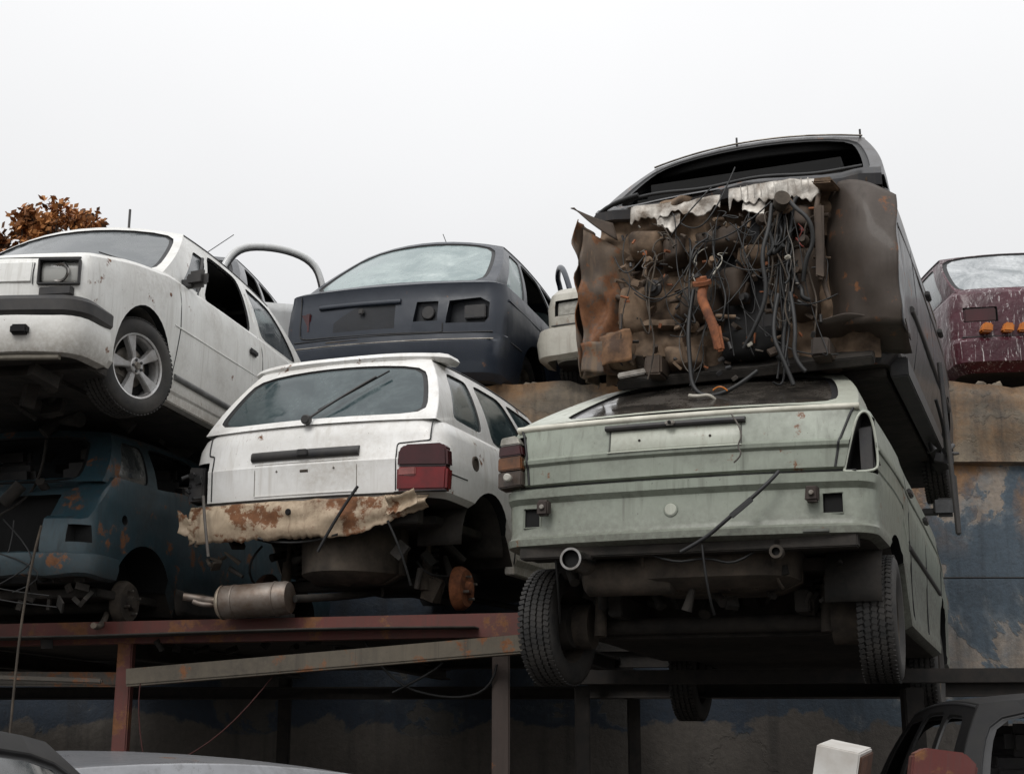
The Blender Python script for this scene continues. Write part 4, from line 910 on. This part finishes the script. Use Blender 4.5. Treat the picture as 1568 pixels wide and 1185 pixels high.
# ================================================================= generic background cars
def bg_car(name,loc,yaw,pm,gm,scale=1,front=False,win='glass',roll=0,mN=(.05,.05,.06,.10),zR=1.42,interior=True,zA=.91,wC=.58):
    c=root(name,loc,yaw,0,roll,scale)
    if front:
        rings=[(.22,.76,.05,0),(.40,.81,.0,0),(.60,.82,.0,0),(.70,.80,.03,.02),(.74,.77,.08,.08)]
        zt=[(0,.74),(1.1,.92),(3.2,.94),(4.0,.9)]; yA,yC=1.1,1.75
    else:
        rings=[(.25,.76,.05,0),(.32,.82,-.03,0),(.48,.83,-.03,0),(.52,.82,.0,0),(.72,.825,.0,0),(.88,.80,.03,.02),(.93,.76,.07,.08)]
        zt=[(0,.93),(1.1,.93),(2.9,.92),(4.0,.74)]; yA,yC=.16,.60
    cuts=[('box',(s*.60,.05,.60 if front else .70),(.25,.2,.12)) for s in (-1,1)]
    B=car_body(c,rings,4.0,zt,[(0,rings[0][0]),(4,.25)],pm,cuts=cuts,arches=[(.75,.28,.33),(3.2,.28,.33)],bow=.08)
    G=dict(yA=yA,yB=3.0 if not front else 3.7,yC=yC,yD=2.3 if not front else 3.1,zA=zA,zB=.92,zR=zR,wA=.74,wB=.74,wC=wC,wD=wC,breaks=[0,.34,.66,1],side=['glass' if win=='glass' else 'open']*3,near=win,far=win,interior=interior,
       mN=mN,mS=[(.3,.08,.1,.12),(.06,.06,.08,.1),(.06,.2,.1,.12)])
    greenhouse(c,G,pm,gm)
    for s in (-1,1):
        wheel(c,(s*.72,.75,.27),s); wheel(c,(s*.72,3.2,.27),s)
        if front: prism(c,'headlamp',[(s*.60-.115,.55),(s*.60+.115,.55),(s*.60+.115,.655),(s*.60-.115,.655)],.03,.12,CLRL,.008,fn=lambda x,y,z:(x,y+.10*(x/.8)**2,z))
        else: prism(c,'tail_lamp',[(s*.60-.115,.645),(s*.60+.115,.645),(s*.60+.115,.755),(s*.60-.115,.755)],.0,.12,DRED if 'maroon' in name else REDL,.008,fn=lambda x,y,z:(x,y+.10*(x/.8)**2,z))
    near_seam(c,B,[(-.75,rings[3][0] if not front else .47),(.75,rings[3][0] if not front else .47)],'bumper_gap',.006)
    side_seam(c,B,[(1.25,.9),(1.25,.3)]); side_seam(c,B,[(2.2,.9),(2.2,.3)])
    return c,B
BEI=paint('beige_paint',(.46,.44,.38),(.16,.13,.10),.6,.3,.4,.2,seed=41)
c,B=bg_car('beige_car_wreck',(1.12,10.85,4.36),18,BEI,GL3,1.15,True)
sweep(c,'bumper',wrap_path(.81,.0,.08,.13,.2),[(0,.22),(.06,.24),(.07,.36),(.05,.44),(0,.44)],BEI,.01)
SILV=paint('silver_white_paint',(.62,.63,.63),(.25,.23,.2),.4,.05,.3,.4,seed=43)
DK=paint('dark_blue_grey_paint',(.02,.024,.03),(.06,.06,.06),.5,.05,.3,.5,seed=44)
bg_car('dark_car_wreck',(-3.2,12.0,4.60),6,DK,GL3,1.0,False,'open',interior=False)
# loose white door standing beside the navy car
dr=root('car_door',(-2.52,11.75,4.50)); dr.rotation_euler=(radians(3),radians(-4),radians(28))
sheet(dr,'door_skin',lambda a,b:(1.0*a,.03*sin(b*3),.02+.78*b),10,10,SILV,.05)
tube(dr,'window_frame',[(.0,0,.78),(.02,0,.98),(.14,.03,1.22),(.30,.05,1.32),(.66,.05,1.32),(.92,.03,1.22),(.99,0,.98),(1.0,0,.78)],.028,SILV,3)
tube(dr,'window_seal',[(.03,0,.80),(.05,0,.97),(.16,.03,1.19),(.31,.04,1.285),(.65,.04,1.285),(.90,.03,1.19),(.96,0,.97),(.97,0,.80)],.012,RUB,2)
m,nt,b=newmat('scratched_maroon'); v=coord(nt); st=noi(nt,coord(nt,(26,26,3.5)),1.5,6,.75,1.2)
cm=mix(nt,rng(nt,noi(nt,v,3,6),.35,.65),(.065,.006,.016),(.03,.005,.009))
cm=mix(nt,rng(nt,st,.57,.63),cm,(.50,.46,.46)); setin(nt,b.inputs['Base Color'],cm); b.inputs['Roughness'].default_value=.35; bump(nt,b,noi(nt,v,6,4),.6,.03)
MAR=m
MGL=glassm('maroon_car_glass',(.20,.22,.23),1.,(.66,.68,.69),.12)  # reflected sky painted into the bright glass colour
c,B=bg_car('maroon_car',(4.70,11.65,4.38),1,MAR,MGL,1.12,mN=(.012,.02,.01,.02),zR=1.40,wC=.72)
for x in (-.58,-.42,-.30): prism(c,'orange_lamp',[(x-.05,.545),(x+.04,.54),(x+.05,.61),(x-.02,.62)],-.03,.06,ORL,.012)

# ================================================================= foreground bits
SILV2=paint('silver_dusty_paint',(.20,.205,.22),(.07,.07,.07),.9,.1,.25,.6,seed=51)
bg_car('parked_silver_car',(-.62,4.05,.0),-35,SILV2,GL3,1.105,roll=1.0)
BLK=simple('black_scrap',(.006,.006,.007),.5,col2=(.012,.011,.010),scale=5,spec=.2)
bg_car('black_car_wreck',(-.80,3.1,.02),-72,BLK,GL3,1.17)
bg_car('black_car_wreck',(2.24,4.75,.36),8,BLK,GL3,1.02,False,'open')
w_=simple('white_enamel',(.72,.72,.70),.4,col2=(.50,.47,.43),scale=4,bmp=.05)
mc=root('metal_cabinet',(.84,4.45,.75)); mc.rotation_euler=(radians(4),radians(12),radians(-22))
box(mc,'cabinet_body',(0,0,0),(.125,.22,1.72),w_,bev=.004); box(mc,'cabinet_foot',(0,0,-.86),(.11,.2,.03),PLA); box(mc,'rusty_edge',(.066,0,.6),(.006,.21,.5),RUST)
rp=root('red_car_panel',(1.26,4.3,1.55)); rp.rotation_euler=(0,radians(10),radians(-10))
prism(rp,'panel',[(-.08,-1.5),(.09,-1.5),(.10,.0),(.06,.03),(-.05,.025),(-.085,.0)],0,.12,paint('red_paint',(.12,.028,.024),(.06,.045,.04),.8,.5,.5,.2,seed=60),.006)
box(rp,'panel_slot',(.0,-.004,-.06),(.06,.01,.03),BLACK)

# ================================================================= AUTUMN TREE
LEAF=[simple('leaf_brown',(.30,.12,.035),.7,col2=(.20,.075,.025),scale=3),simple('leaf_orange',(.46,.20,.055),.7,col2=(.33,.13,.04),scale=3),simple('leaf_dark',(.13,.06,.025),.8,col2=(.08,.04,.018),scale=3)]
BARK=simple('bark',(.06,.045,.035),.9)
def tree(loc,H,crown,nclump,seed):
    random.seed(seed); tr=root('autumn_tree',loc)
    lathe(tr,'trunk',[(0,.22),(H*.3,.17),(H*.6,.11),(H*.85,.04)],(0,0,0),(0,0,1),BARK,14)
    bm=bmesh.new(); br=[]
    for i in range(nclump):
        a=R(0,2*pi); hz=R(.5,1.0); rr=crown*(1-abs(hz-.72)*1.5)*math.sqrt(R(.05,1))
        cp=Vector((rr*cos(a),rr*sin(a),H*hz+R(-.15,.1)))
        s=Vector((0,0,H*R(.35,.8))); br.append([tuple(s),tuple((s+cp)/2+Vector((R(-.2,.2),R(-.2,.2),R(-.1,.3)))),tuple(cp)])
        cr_=R(.16,.32); mi=random.choice([0,0,1,1,2])
        for j in range(int(190*cr_/.4)):
            q=cp+Vector((random.gauss(0,cr_*.5),random.gauss(0,cr_*.5),random.gauss(0,cr_*.38))); L=R(.05,.11)
            ax=Vector((R(-1,1),R(-1,1),R(-1,1))).normalized(); u=ax.orthogonal().normalized(); v_=ax.cross(u)
            f=bm.faces.new([bm.verts.new(q+u*L),bm.verts.new(q+v_*L*.6),bm.verts.new(q-u*L),bm.verts.new(q-v_*L*.6)])
            f.material_index=mi if random.random()<.7 else random.choice([0,1,2])
    tube(tr,'limbs',br,.022,BARK,1); finish(bm,'foliage',LEAF,tr,0)
tree((-9.55,28,4.28),8.25,1.40,110,3); tree((-11.2,28.5,4.28),7.6,1.7,90,5); tree((-14.5,30,4.28),7.6,2.2,80,9)
